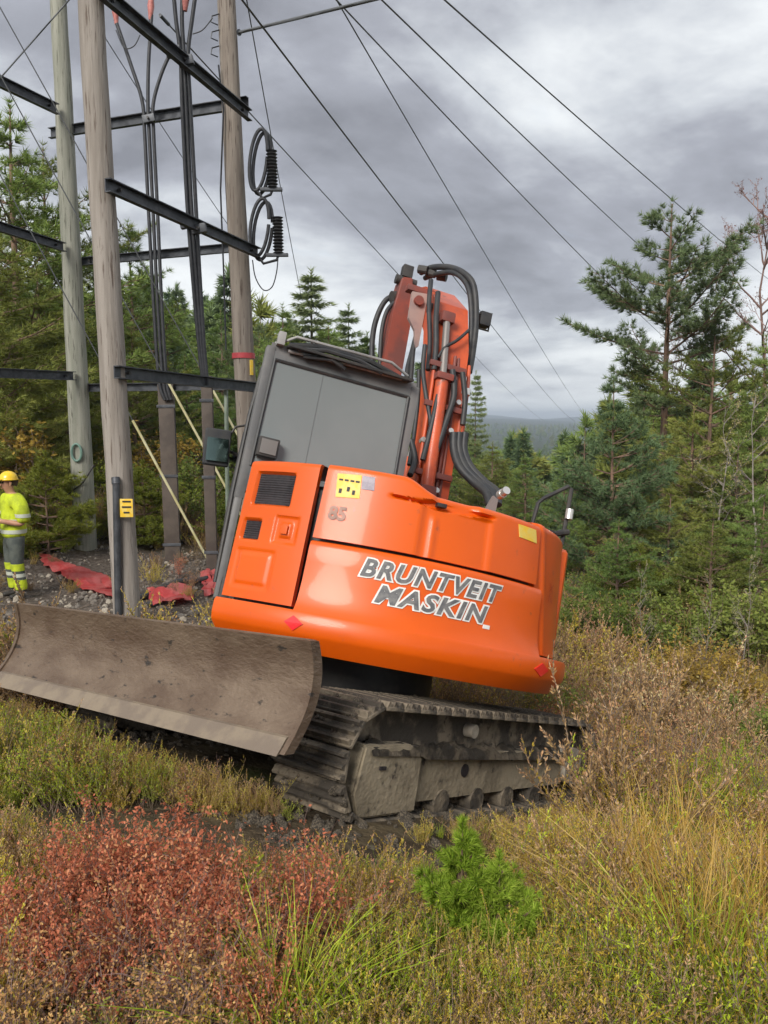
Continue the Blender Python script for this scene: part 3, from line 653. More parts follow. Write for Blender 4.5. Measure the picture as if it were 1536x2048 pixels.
# dozer blade: curved plate, cutting edge, end plates
BW0, BW1 = -1.19, 1.19
def bp(t):                                                                    # section: t 0 at the cutting edge, 1 at the top
    return (1.90 - .150 * math.sin(math.pi * min(1, t * 1.02) * .62) + .030 * t * t * 3.0, .335 + .475 * t)
sec = [bp(k / 14) for k in range(15)]
b = MB(); b.prism([(y, z) for y, z in sec] + [(y - .028, z + .004) for y, z in sec[::-1]], 0, BW0, BW1); bl = b.obj('dozer_blade', STEEL, exc, 60, rot=BR_.to_euler())
b = MB(); es = [bp(.0), bp(.07), bp(.16)]; b.prism([(y + .018, z - .012) for y, z in es] + [(y + .001, z - .004) for y, z in es[::-1]], 0, BW0 + .01, BW1 - .01); b.obj('cutting_edge', EDGE, bl, 30)
for sg in (-1, 1):
    x = BW0 if sg < 0 else BW1
    b = MB(); b.prism([(y + .012, z) for y, z in sec] + [(y - .045, z + .006) for k, (y, z) in enumerate(sec[::-1])], 0, *( (x - .028, x - .0005) if sg < 0 else (x + .0005, x + .028))); b.obj('end_plate', STEEL, bl, 30)
b = MB(); b.box((0, 1.80, .805), (2.37, .05, .03), None, .01); b.box((0, 1.70, .55), (2.2, .06, .12), None, .02); b.obj('blade_stiffener', STEEL, bl)
for x in (-.42, .42):
    b = MB(); b.box((x, 1.25, .48), (.14, .95, .15), Matrix.Rotation(rad_(6), 3, 'X'), .02); b.obj('blade_arm', MUD, exc, rot=UR)
b = MB(); b.cyl((0, .8, .5), (0, 1.3, .58), .06, 14); b.cyl((0, 1.3, .58), (0, 1.68, .62), .035, 12); b.obj('blade_cylinder', DARK, exc, 40, rot=UR)
print('undercarriage ok')

# ------------------------------------------------------------------ pole structure
def gp(u, v):                                                  # pixel -> ground
    r = ray(u, v); lo = None; t = 1.0
    while t < 80:
        P = CAM + r * t
        if P[2] < gz1(P[0], P[1]): break
        t += .1
    a, c = t - .1, t
    for _ in range(12):
        m_ = (a + c) / 2; P = CAM + r * m_
        if P[2] < gz1(P[0], P[1]): c = m_
        else: a = m_
    return CAM + r * c
def Vv(p): return Vector([float(k) for k in p])
def pole(top, base, d, r0, r1, mat_, label):
    A, B = Vv(at(*top, d)), Vv(at(*base, d)); dr = (A - B).normalized(); T = A + dr * 2.6
    zb = gz1(B.x, B.y) - .6; Bb = B - dr * ((B.z - zb) / dr.z)
    t = thing('utility_pole', label, 'pole', (B.x, B.y, gz1(B.x, B.y)), group='wooden poles of the line structure')
    off = Vector(t.location); b = MB(); k = 16
    rnd = random.Random(label)
    b.tube([Bb + (T - Bb) * (i / k) + Vector((rnd.uniform(-.006, .006), rnd.uniform(-.006, .006), 0)) - off for i in range(k + 1)], [r1 + (r0 - r1) * i / k for i in range(k + 1)], 20)
    b.obj('pole_shaft', mat_, t, 60); t['d'] = d
    return t
P1 = pole((117, 0), (172, 1100), 14.8, .115, .205, WOODG, 'pale greenish wooden pole, leftmost and farthest, with a green ring tag')
P2 = pole((181, 0), (256, 1245), 10.0, .135, .165, WOODP, 'thick grey-brown wooden pole nearest the camera with yellow plate and dark conduit')
P3 = pole((452, 0), (497, 900), 13.4, .125, .190, WOODB, 'brown wooden pole behind the cab with a red band')
P4 = pole((-215, 0), (-180, 1180), 11.4, .125, .175, WOODG, 'wooden pole beyond the left edge of the picture')
def on(p, P): return Vv(P) - Vector(p.location)
# small parts on the poles
b = MB(); b.tube([on(P2, at(232, 962, 9.80)), on(P2, at(237, 1245, 9.80))], .042, 10); b.tube([on(P2, at(231, 955, 9.82)), on(P2, at(232, 968, 9.80))], .05, 10); b.obj('conduit', BARM, P2, 40)
b = MB(); b.box(on(P2, at(253, 1016, 9.80)), (.155, .012, .22), None, .004); pl = b.obj('warning_plate', YELS, P2)
for v, w in ((1003, .10), (1014, .11), (1025, .07)):
    b = MB(); b.box(on(P2, at(253, v, 9.79)), (w, .006, .018)); b.obj('plate_print', GRILL, pl)
b = MB(); c = on(P1, at(153, 905, 14.585)); b.tube([c + Vector((.085 * math.cos(a), 0, .15 * math.sin(a))) for a in np.linspace(0, 2 * math.pi, 22)], .022, 6, False); b.obj('ring_tag', M('faded_green_paint', (.16, .27, .22), .6), P1)
b = MB(); b.tube([on(P1, at(166, 965, 14.58)), on(P1, at(188, 930, 14.62))], .018, 6); b.tube([on(P1, at(135, 990, 14.6)), on(P1, at(166, 965, 14.58))], .014, 6); b.obj('strap', DARK, P1)
def band(p, u, v, d, r, h, mat_, name):
    c = on(p, at(u, v, d)); MB().tube([c - Vector((0, 0, h / 2)), c + Vector((0, 0, h / 2))], r, 22).obj(name, mat_, p, 40)
band(P3, 487, 712, 13.4, .183, .085, M('red_band', (.50, .06, .07), .5, col2=(.40, .05, .06), scale=8), 'red_band')
b = MB(); b.box(on(P3, at(503, 735, 13.26)), (.05, .03, .24), Matrix.Rotation(.7, 3, 'Z'), .004); b.obj('yellow_tag', YELS, P3)
b = MB(); b.tube([on(P3, at(*q, 13.23)) for q in ((437, 130), (447, 220), (444, 300), (441, 380), (444, 460), (448, 560), (452, 700))], .014, 6); b.obj('earth_wire', CABLE, P3, 60)
for v in (28, 60, 92): b = MB(); b.tube([on(P3, at(438, v, 13.3)), on(P3, at(424, v + 4, 13.2)), on(P3, at(422, v + 16, 13.2)), on(P3, at(436, v + 22, 13.25))], .010, 5); b.obj('wire_hook', CABLE, P3)
# cross arms (steel channels)
def bar(a, da, c, dc, h, label, mat_=BARM, name='cross_arm', w=.07):
    A, B = Vv(at(*a, da)), Vv(at(*c, dc)); mid = (A + B) / 2; t = thing(name, label, 'cross arm', mid, group='steel cross arms between the poles')
    x = (B - A).normalized(); y = Vector((0, 0, 1)).cross(x).normalized(); z = x.cross(y); R_ = Matrix((x, y, z)).transposed(); Ln = (B - A).length
    b = MB(); b.box((0, 0, 0), (Ln, .012, h), R_); o = b.obj('web', mat_, t, 0)
    for s_ in (-1, 1):
        b = MB(); b.box(R_ @ Vector((0, -w / 2 - .004, s_ * (h / 2 - .006))), (Ln, w, .012), R_); b.obj('flange', mat_, t, 0)
    for s_ in (-1, 1):
        b = MB(); p = R_ @ Vector((s_ * (Ln / 2 - .22), 0, 0)); q = R_ @ Vector((s_ * (Ln / 2 - .22), -.06, 0)); b.cyl(p, q, .022, 6); b.obj('bolt', DARK, t, 0)
    return t
bar((196, -18), 9.80, (496, 232), 13.15, .165, 'top dark steel cross arm sloping from the nearest pole to the pole by the insulators')
bar((210, 370), 9.80, (515, 507), 13.15, .155, 'middle dark steel cross arm sloping from the nearest pole towards the lower insulator')
bar((228, 744), 9.80, (528, 777), 13.15, .15, 'lowest steel cross arm from the nearest pole to behind the cab')
bar((102, 268), 15.0, (497, 206), 13.62, .17, 'upper far cross arm joining the greenish pole and the banded pole')
bar((163, 524), 15.0, (490, 494), 13.62, .14, 'middle far cross arm joining the greenish pole and the banded pole')
bar((150, 776), 15.0, (500, 771), 13.62, .14, 'lowest far cross arm behind the brown cable guards')
bar((-215, 62), 11.2, (112, 219), 14.58, .17, 'top cross arm entering from the left edge to the greenish pole')
bar((-210, 388), 11.2, (126, 495), 14.58, .15, 'middle cross arm entering from the left edge to the greenish pole')
bar((-200, 738), 11.2, (146, 752), 14.58, .15, 'lowest cross arm entering from the left edge to the greenish pole')
# high-voltage cables: a bundle at the far arms, a bundle at the near arms
def spline(P, k=5):
    P = [Vv(p) for p in P]; Q = []
    for i in range(len(P) - 1):
        p0, p1, p2, p3 = P[max(i - 1, 0)], P[i], P[i + 1], P[min(i + 2, len(P) - 1)]
        for j in range(k):
            t = j / k; Q.append(.5 * ((2 * p1) + (p2 - p0) * t + (2 * p0 - 5 * p1 + 4 * p2 - p3) * t * t + (3 * p1 - p0 - 3 * p2 + p3) * t ** 3))
    return Q + [P[-1]]
def cable(px, d, r, label, term=None, name='power_cable', mat_=CABLE, grp='cables hanging in the pole structure'):
    P = spline([at(u, v, d if not isinstance(d, (list, tuple)) else d[i]) for i, (u, v) in enumerate(px)])
    base = P[-1]; t = thing(name, label, 'cable', base, group=grp)
    MB().tube([p - base for p in P], r, 8).obj('cable_run', mat_, t, 60)
    if term:
        a, c = Vv(at(*term[0], term[2])), Vv(at(*term[1], term[2])); n = 5
        b = MB(); b.tube([a + (c - a) * k / n - base for k in range(n + 1)], [.035, .055, .04, .055, .04, .03], 10); b.obj('termination', PINK, t, 40)
    return t
DA, DB = 14.0, 11.6
cable([(231, 40), (262, 130), (284, 200), (289, 260), (297, 420), (308, 620), (318, 760), (330, 800)], DA, .030, 'left cable of the far bundle, fanning out to a red termination', ((228, -10), (233, 48), DA))
cable([(303, 30), (297, 130), (296, 210), (298, 260), (306, 420), (316, 620), (326, 760), (336, 800)], DA, .030, 'centre cable of the far bundle, going straight up to its red termination', ((303, -30), (301, 40), DA))
cable([(338, 112), (322, 150), (307, 205), (307, 260), (315, 420), (324, 620), (333, 760), (342, 800)], DA, .030, 'right cable of the far bundle, bending up towards the top cross arm')
cable([(345, -40), (352, 40), (361, 110), (364, 200), (374, 400), (386, 560), (398, 690), (407, 770)], DB, .028, 'left cable of the near bundle crossing the top arm')
cable([(366, -40), (364, 40), (368, 110), (372, 200), (382, 400), (393, 560), (403, 690), (411, 770)], DB, .028, 'centre cable of the near bundle, with a red termination at the top edge', ((372, -40), (370, 22), DB))
cable([(394, -30), (384, 40), (376, 110), (380, 200), (391, 400), (400, 560), (408, 690), (415, 770)], DB, .028, 'right cable of the near bundle, bowed outwards at the top')
for u, v, d, lab in ((298, 238, DA - .05, 'cable clamp where the far bundle crosses the upper far arm'), (347, 104, DB - .1, 'left cable clamp on the top near arm'), (372, 122, DB - .1, 'right cable clamp on the top near arm'), (375, 447, DB - .05, 'left cable clamp on the middle near arm'), (398, 458, DB - .05, 'right cable clamp on the middle near arm')):
    t = thing('cable_clamp', lab, 'clamp', Vv(at(u, v, d)), group='cable clamps on the cross arms')
    MB().box((0, 0, 0), (.20, .10, .12), Matrix.Rotation(-.2, 3, 'Y'), .015).obj('clamp_body', BARM, t); MB().cyl((0, -.05, 0), (0, -.09, 0), .02, 6).obj('clamp_bolt', DARK, t)
# surge arresters with coiled jumpers on the banded pole
for (cu, cv, cw_, ch), (iu, iv0, iv1), nm in (((517, 320, 17, 62), (545, 302, 375), 'upper'), ((519, 455, 18, 58), (557, 435, 506), 'lower')):
    d = 13.1; base = Vv(at(iu, iv1, d)); t = thing('surge_arrester', nm + ' black ribbed surge arrester with coiled cable beside the banded pole', 'arrester', base, group='surge arresters on the banded pole')
    top = Vv(at(iu - 2, iv0, d)) - base; k = 22
    b = MB(); b.tube([top * (i / k) for i in range(k + 1)], [.055 if i % 2 else .088 for i in range(k + 1)], 14); b.obj('insulator', RUB, t, 30)
    b = MB(); b.box((-.02, 0, -.03), (.34, .08, .05), None, .008); b.obj('arrester_bracket', BARM, t)
    for j, (dx, dd) in enumerate(((0, 0), (7, .06))):
        c = [(cu + dx + cw_ * math.cos(a) + (6 * math.sin(a)), cv - ch * math.sin(a) + dx) for a in np.linspace(.3, 2 * math.pi + .1, 26)]
        b = MB(); b.tube([Vv(at(*q, d + dd)) - base for q in c], .028, 7); b.obj('cable_coil', CABLE, t, 60)
    b = MB(); b.tube([Vv(at(*q, d)) - base for q in ((cu - 8, cv + ch - 6), (cu + 8, cv + ch + 14), (iu - 4, iv1 + 14), (iu, iv1 + 4))], .022, 7); b.obj('jumper', CABLE, t, 60)
cable([(505, 520), (511, 555), (527, 580), (544, 574), (553, 545), (556, 516)], 13.05, .009, 'thin slack wire loop hanging under the lower arrester', name='jumper_wire')
cable([(232, 60), (248, 95), (268, 92), (280, 70)], 13.9, .009, 'thin loop of wire hanging at the far red termination', name='jumper_wire')
cable([(385, 68), (405, 60), (425, 36)], 13.0, .009, 'short thin wire bowing towards the banded pole near the top edge', name='jumper_wire')
# brown cable guards and ground pieces
def board(u0, u1, vt, vb, d, label, mat_=BROWNG, lean=14, th=.10):
    A, B = Vv(at((u0 + u1) / 2, vt, d)), Vv(at((u0 + u1) / 2 + lean, vb, d)); w = (u1 - u0) / F * d; B.z = gz1(B.x, B.y) - .05
    t = thing('cable_guard', label, 'cable guard', B, group='cable guards under the cables'); x = Vector((1, 0, 0)); z = (A - B).normalized(); y = z.cross(x).normalized(); x = y.cross(z); R_ = Matrix((x, y, z)).transposed()
    MB().box((A - B) / 2, (w, th, (A - B).length), R_, .012).obj('guard_channel', mat_, t)
    for f_ in (.12, .5, .88): MB().box((A - B) * f_ + R_ @ Vector((0, -th / 2 - .006, 0)), (w + .05, .012, .05), R_, .003).obj('guard_strap', BARM, t)
board(316, 347, 768, 1076, 14.1, 'wide dark brown cable guard standing under the far cable bundle')
board(402, 424, 752, 1148, 13.2, 'narrow dark brown cable guard standing under the near cable bundle', lean=12)
A, B = Vv(at(452, 780, 13.9)), Vv(at(456, 1060, 13.9)); t = thing('pipe', 'slender pale green upright pipe behind the mirror', 'pipe', B); MB().tube([A - B, Vector()], .035, 10).obj('pipe_run', GREENP, t)
MB().cyl((A - B) * .6, (A - B) * .62, .045, 10).obj('pipe_collar', BARM, t)
def lying(a, c, r, label, name, mat_, rise=.05):
    A, B = Vv(gp(*a)), Vv(gp(*c)); n = 6; base = A; t = thing(name, label, 'pipe' if 'pipe' in name else 'timber', base); P = []
    for i in range(n + 1):
        p = A.lerp(B, i / n); p.z = gz1(p.x, p.y) + r + rise * math.sin(math.pi * i / n) - .01; P.append(p - base)
    MB().tube(P, r, 10).obj('pipe_run' if 'pipe' in name else 'timber_body', mat_, t, 60)
    MB().cyl(P[2], P[2] + (P[3] - P[2]) * .12, r * 1.12, 12).obj('coupling' if 'pipe' in name else 'strap', DARK, t)
lying((272, 1203), (428, 1160), .05, 'black pipe lying on the gravel from the nearest pole towards the excavator', 'drain_pipe', RUB)
lying((285, 1212), (350, 1212), .035, 'short black pipe end beside the pink sheet', 'drain_pipe', RUB, .02)
lying((265, 1092), (455, 1094), .07, 'low dark timber rail lying behind the cable guards', 'timber_rail', BROWNG, .10)
lying((70, 1082), (150, 1072), .07, 'dark timber lying behind the worker', 'timber_rail', BROWNG, .10)
def sheet(px, label, n=16, m=6, h=.07, seed=1):
    C4 = [Vv(gp(*q)) for q in px]; base = sum(C4, Vector()) / 4; base.z = gz1(base.x, base.y); P = []; rnd = random.Random(seed)
    for i in range(n + 1):
        row = []
        for j in range(m + 1):
            a = C4[0].lerp(C4[1], i / n); c = C4[3].lerp(C4[2], i / n); p = a.lerp(c, j / m)
            nn = noise.noise(Vector((p.x * 3.2, p.y * 3.2, seed * 3.3))) + .5 * noise.noise(Vector((p.x * 8, p.y * 8, seed)))
            e_ = .06 * noise.noise(Vector((i * .8, j * .9, seed + 9)))
            p = p + Vector((e_, e_ * .7, 0)); p.z = gz1(p.x, p.y) + .05 + h * max(0, nn + .25); row.append(p - base)
        P.append(row)
    t = thing('plastic_sheet', label, 'plastic sheet', base, group='red plastic sheets on the gravel'); b = MB(); b.grid(P)
    bmesh.ops.solidify(b.bm, geom=list(b.bm.faces), thickness=.004); b.obj('sheet', REDT, t, 60)
sheet([(78, 1112), (236, 1170), (232, 1208), (86, 1134)], 'long red plastic strip crumpled between the worker and the nearest pole', 30, 7, .05, 1)
sheet([(150, 1176), (226, 1166), (230, 1186), (165, 1186)], 'small red plastic end folded against the foot of the nearest pole', 12, 5, .08, 2)
sheet([(292, 1190), (382, 1182), (384, 1212), (308, 1220)], 'pale red crumpled sheet on the gravel left of the black pipe end', 14, 7, .14, 3)
sheet([(400, 1156), (432, 1150), (432, 1192), (408, 1200)], 'dark red sheet tucked against the excavator by the cab side', 10, 8, .20, 4)
# guy wires with pale yellow sleeves
def guy(a, da, c, dc, f0, f1, label):
    A, B = Vv(at(*a, da)), Vv(at(*c, dc)); t = thing('guy_wire', label, 'guy wire', B, group='guy wires with pale sleeves'); MB().tube([A - B, Vector()], .009, 6).obj('strand', WIRE, t)
    P = [(A - B) * (1 - (f0 + (f1 - f0) * k / 8)) for k in range(9)]; MB().tube(P, .021, 8).obj('marker_sleeve', GUYY, t)
guy((-140, 90), 11.6, (428, 1142), 13.9, .66, 1.0, 'guy wire ending in a long pale yellow sleeve beside the excavator door')
guy((-150, -125), 11.9, (520, 1100), 14.6, .66, 1.0, 'guy wire with a pale sleeve passing behind the green mirror')
guy((-150, -255), 12.4, (560, 1022), 15.0, .76, 1.0, 'guy wire whose pale sleeve ends behind the cab pillar')
# overhead lines
def line(a, da, c, dc, sag, r, label, grp='overhead conductors'):
    A, B = Vv(at(*a, da)), Vv(at(*c, dc)); t = thing('overhead_line', label, 'power line', A, group=grp); n = 40
    P = [(B - A) * (k / n) - Vector((0, 0, 4 * sag * (k / n) * (1 - k / n))) for k in range(n + 1)]; MB().tube(P, r, 6).obj('conductor', WIRE, t, 60)
    MB().tube([P[0] + (P[1] - P[0]) * .0, P[0] + (P[1] - P[0]) * .06], r * 2.2, 8).obj('end_clamp', BARM, t)
line((370, -150), 10.5, (1150, 842), 190, .9, .016, 'thick overhead line passing just right of the arresters to behind the boom')
line((320, 30), 13.0, (1090, 842), 190, .8, .012, 'overhead line leaving the banded pole below the top cross arm')
line((580, -160), 11, (1180, 842), 150, .6, .012, 'overhead line passing right of the boom top down to the far hills')
line((560, -120), 11, (1420, 748), 75, .5, .012, 'overhead line meeting the left side of the tall pine halfway')
line((640, -120), 11, (1470, 648), 75, .4, .013, 'overhead line meeting the upper left of the tall pine')
line((760, -115), 11, (1620, 616), 75, .35, .013, 'highest overhead line, passing the tip of the tall pine')
line((488, -30), 13.3, (604, 600), 30, .1, .010, 'thin vertical line dropping right of the arresters')
line((478, 65), 13.25, (900, -38), 10.5, .0, .022, 'dark stay bar rising to the right from the banded pole at the top edge', 'stays')
line((-60, 225), 13, (160, -25), 13, .0, .011, 'thin stay crossing the top left corner behind the greenish pole', 'stays')
line((210, 75), 16, (470, 470), 22, .05, .009, 'faint far line crossing between the two cable bundles')
print('poles ok')

# ------------------------------------------------------------------ worker
def skin(verts, edges, radii, sub=2):
    me = bpy.data.meshes.new('s'); me.from_pydata([tuple(v) for v in verts], edges, []); o = bpy.data.objects.new('s', me); COL.objects.link(o)
    o.modifiers.new('k', 'SKIN'); s = o.modifiers.new('u', 'SUBSURF'); s.levels = sub; s.render_levels = sub
    for i, r in enumerate(radii):
        sv = me.skin_vertices[0].data[i]; sv.radius = r if isinstance(r, tuple) else (r, r); sv.use_root = (i == 0)
    dg = bpy.context.evaluated_depsgraph_get(); dg.update(); m2 = bpy.data.meshes.new_from_object(o.evaluated_get(dg)); bpy.data.objects.remove(o); smooth(m2, 180); return m2
HIV = M('hi_vis_yellow_cloth', (.52, .62, .02), .8, col2=(.36, .43, .02), scale=7, bump=.9, bscale=11)
BANDM = M('reflective_band', (.52, .54, .45), .45)
TROU = M('dark_work_trousers', (.055, .065, .06), .85, col2=(.09, .10, .085), scale=9, bump=.3)
SKINM = M('skin', (.50, .27, .17), .55, col2=(.42, .21, .13), scale=9)
BOOT = M('dark_boots', (.03, .026, .022), .7); HAIR = M('brown_hair', (.06, .035, .02), .8); HELM = M('yellow_helmet', (.80, .52, .02), .3, coat=.4)
px, py = float(at(34, 1195, 11.6)[0]), 11.6
pe = thing('person', 'worker in yellow helmet and hi-vis jacket standing at the left edge, looking down', 'person', (px, py, gz1(px, py)), (0, 0, math.radians(60)))
# local frame: faces -y, right hand at -x ; after turning 60 deg it faces left and a little to the camera ... -y -> (+.87,-.5)?  see sign below
pe.rotation_euler = (0, 0, math.radians(-46))
def body(scale_t, scale_l, scale_a, head=True):
    V = [(0, 0, .98), (0, .0, 1.12), (0, -.01, 1.30), (0, .01, 1.44), (0, -.01, 1.52)]; R_ = [(.150 * scale_t, .105 * scale_t), (.140 * scale_t, .10 * scale_t), (.165 * scale_t, .115 * scale_t), (.12 * scale_t, .085 * scale_t), (.055, .055)]
    E_ = [(0, 1), (1, 2), (2, 3), (3, 4)]
    return V, R_, E_
V = [(0, .0, .95), (0, .0, 1.10), (0, -.005, 1.28), (0, .0, 1.41), (0, -.01, 1.49), (0, -.045, 1.56), (0, -.06, 1.64), (0, -.05, 1.71)]
R_ = [(.155, .11), (.14, .105), (.165, .115), (.13, .09), (.055, .058), (.062, .075), (.075, .092), (.05, .065)]
E_ = [(i, i + 1) for i in range(7)]
def limb(root, pts, rs):
    i0 = len(V)
    for p, r in zip(pts, rs): V.append(p); R_.append((r, r))
    E_.append((root, i0)); E_.extend((i0 + k, i0 + k + 1) for k in range(len(pts) - 1))
for s_ in (-1, 1):
    limb(3, [(s_ * .19, .0, 1.40), (s_ * .285, .04, 1.16), (s_ * .28, .01, 1.07), (s_ * .16, -.20, 1.12), (s_ * .11, -.30, 1.13)], [.062, .048, .043, .036, .028])
    limb(0, [(s_ * .105, -.005, .86), (s_ * .115, -.02, .52), (s_ * .12, .01, .47), (s_ * .125, .03, .12), (s_ * .125, .02, .05)], [.095, .065, .058, .043, .045])
bodyo = link('body', skin(V, E_, R_, 2), SKINM, pe)
# hands: palm and five bent fingers each
for s_ in (-1, 1):
    w = Vector((s_ * .11, -.30, 1.13)); hv = [w, w + Vector((-s_ * .015, -.05, .0)), w + Vector((-s_ * .02, -.085, -.005))]; he = [(0, 1), (1, 2)]; hr_ = [.024, (.036, .018), (.036, .016)]
    for f_ in range(4):
        o0 = Vector((-s_ * .02 + (f_ - 1.5) * .019, -.09, -.005)); Lf = (.065, .075, .07, .055)[f_]; i0 = len(hv)
        hv += [w + o0, w + o0 + Vector((-s_ * .008, -Lf * .55, -.012)), w + o0 + Vector((-s_ * .014, -Lf * .85, -.04))]; hr_ += [.010, .009, .008]; he += [(2, i0), (i0, i0 + 1), (i0 + 1, i0 + 2)]
    i0 = len(hv); hv += [w + Vector((-s_ * .045, -.055, .015)), w + Vector((-s_ * .06, -.085, .012))]; hr_ += [.011, .009]; he += [(1, i0), (i0, i0 + 1)]
    link('hand', skin(hv, he, hr_, 1), SKINM, bodyo)
# face
b = MB(); b.tube([(0, -.125, 1.635), (0, -.155, 1.605), (0, -.135, 1.595)], [.010, .018, .012], 8); b.obj('nose', SKINM, bodyo, 60)
for s_ in (-1, 1):
    MB().tube([(s_ * .032, -.118, 1.648), (s_ * .032, -.139, 1.646)], .011, 8).obj('eye', BOOT, bodyo); MB().tube([(s_ * .078, -.05, 1.66), (s_ * .092, -.04, 1.64), (s_ * .080, -.045, 1.60)], [.012, .018, .010], 8).obj('ear', SKINM, bodyo)
MB().box((0, -.128, 1.565), (.045, .02, .010), None, .003).obj('mouth', M('lips', (.35, .13, .10), .6), bodyo)
b = MB(); b.tube([(0, .0, 1.60), (0, .01, 1.66), (0, .0, 1.72)], [.075, .088, .07], 14); b.obj('hair', HAIR, bodyo, 60)
b = MB(); ring = [(.0, 1.0), (.25, .97), (.5, .87), (.75, .66), (.92, .38), (1.0, .02)]
b.tube([(0, -.035 + .0 * h_, 1.685 + .125 * h_) for h_, w_ in ring], [.128 * w_ for h_, w_ in ring], 22); b.box((0, -.165, 1.69), (.16, .10, .014), Matrix.Rotation(.15, 3, 'X'), .006); hel = b.obj('helmet', HELM, pe, 60)
b = MB(); b.tube([(.13 * math.cos(a), -.035 + .13 * math.sin(a), 1.687) for a in np.linspace(0, 2 * math.pi, 26)], .009, 6, False); b.obj('helmet_rim', HELM, hel, 60)
# jacket (short sleeves), trousers, boots
jv = [(0, .0, .82), (0, .0, 1.00), (0, .0, 1.15), (0, -.005, 1.30), (0, .0, 1.42), (0, .0, 1.485)]; jr = [(.235, .18), (.23, .175), (.22, .17), (.235, .175), (.18, .13), (.08, .078)]; je = [(i, i + 1) for i in range(5)]
for s_ in (-1, 1):
    i0 = len(jv); jv += [(s_ * .215, .0, 1.415), (s_ * .285, .02, 1.28), (s_ * .30, .045, 1.08)]; jr += [(.105, .105), (.105, .105), (.095, .095)]; je += [(4, i0), (i0, i0 + 1), (i0 + 1, i0 + 2)]
jk = link('jacket', skin(jv, je, jr, 2), HIV, pe)
def strip(src, cond, off, name, mat_, parent):
    """a band of cloth: the faces of a garment where cond(centre) holds, lifted off by a few mm"""
    bm = bmesh.new(); bm.from_mesh(src.data); bm.normal_update()
    bmesh.ops.bisect_plane(bm, geom=list(bm.verts) + list(bm.edges) + list(bm.faces), plane_co=(0, 0, cond[0]), plane_no=(0, 0, 1))
    bmesh.ops.bisect_plane(bm, geom=list(bm.verts) + list(bm.edges) + list(bm.faces), plane_co=(0, 0, cond[1]), plane_no=(0, 0, 1))
    f2 = [f for f in bm.faces if not (cond[0] - 1e-4 < f.calc_center_median().z < cond[1] + 1e-4 and cond[2](f.calc_center_median()))]
    bmesh.ops.delete(bm, geom=f2, context='FACES'); left = set(bm.faces); isl = []
    while left:
        st_ = [left.pop()]; cur = set(st_)
        while st_:
            f = st_.pop()
            for e_ in f.edges:
                for h_ in e_.link_faces:
                    if h_ in left: left.remove(h_); cur.add(h_); st_.append(h_)
        isl.append(cur)
    isl.sort(key=len)
    bmesh.ops.delete(bm, geom=[f for q in isl[:-1] for f in q], context='FACES'); bm.normal_update()
    bmesh.ops.remove_doubles(bm, verts=bm.verts, dist=1e-5); bm.normal_update()
    for v in bm.verts: v.co += v.normal * off
    bmesh.ops.delete(bm, geom=[v for v in bm.verts if not v.link_faces], context='VERTS')
    bmesh.ops.solidify(bm, geom=list(bm.faces), thickness=.004)
    me = bpy.data.meshes.new(name); bm.to_mesh(me); bm.free(); smooth(me, 40); return link(name, me, mat_, parent)
tors = lambda c_: abs(c_.x) < .24
strip(jk, (.93, .985, tors), .006, 'reflective_band', BANDM, jk); strip(jk, (1.08, 1.135, tors), .006, 'reflective_band', BANDM, jk)
for q_ in (-1, 1): strip(jk, (1.14, 1.49, lambda c_: .075 < c_.x * q_ < .125), .006, 'shoulder_band', BANDM, jk)
strip(jk, (1.17, 1.22, lambda c_: c_.x > .19), .006, 'sleeve_band', BANDM, jk); strip(jk, (1.17, 1.22, lambda c_: c_.x < -.19), .006, 'sleeve_band', BANDM, jk)
tv = [(0, .0, 1.08), (0, .0, .90)]; trr = [(.15, .115), (.165, .125)]; te = [(0, 1)]
for s_ in (-1, 1):
    i0 = len(tv); tv += [(s_ * .105, -.005, .80), (s_ * .115, -.02, .50), (s_ * .125, .02, .20), (s_ * .125, .02, .08)]; trr += [(.12, .12), (.092, .092), (.085, .085), (.088, .088)]; te += [(1, i0)] + [(i0 + k, i0 + k + 1) for k in range(3)]
tro = link('trousers', skin(tv, te, trr, 2), TROU, pe)
for s_ in (-1, 1):
    for z0, z1, mm in ((.40, .50, HIV), (.31, .36, BANDM), (.13, .27, HIV)): strip(tro, (z0, z1, lambda c_, q=s_: c_.x * q > 0), .005, 'leg_band', mm, tro)
    link('boot', skin([(s_ * .125, .03, .10), (s_ * .125, .02, .045), (s_ * .13, -.07, .04), (s_ * .135, -.15, .035)], [(0, 1), (1, 2), (2, 3)], [.055, .052, (.048, .040), (.042, .030)], 2), BOOT, pe)
b = MB(); b.box((0, -.43, 1.135), (.10, .15, .012), Matrix.Rotation(.4, 3, 'X'), .004); ph = b.obj('hand_tool', DARK, bodyo)
print('worker ok')

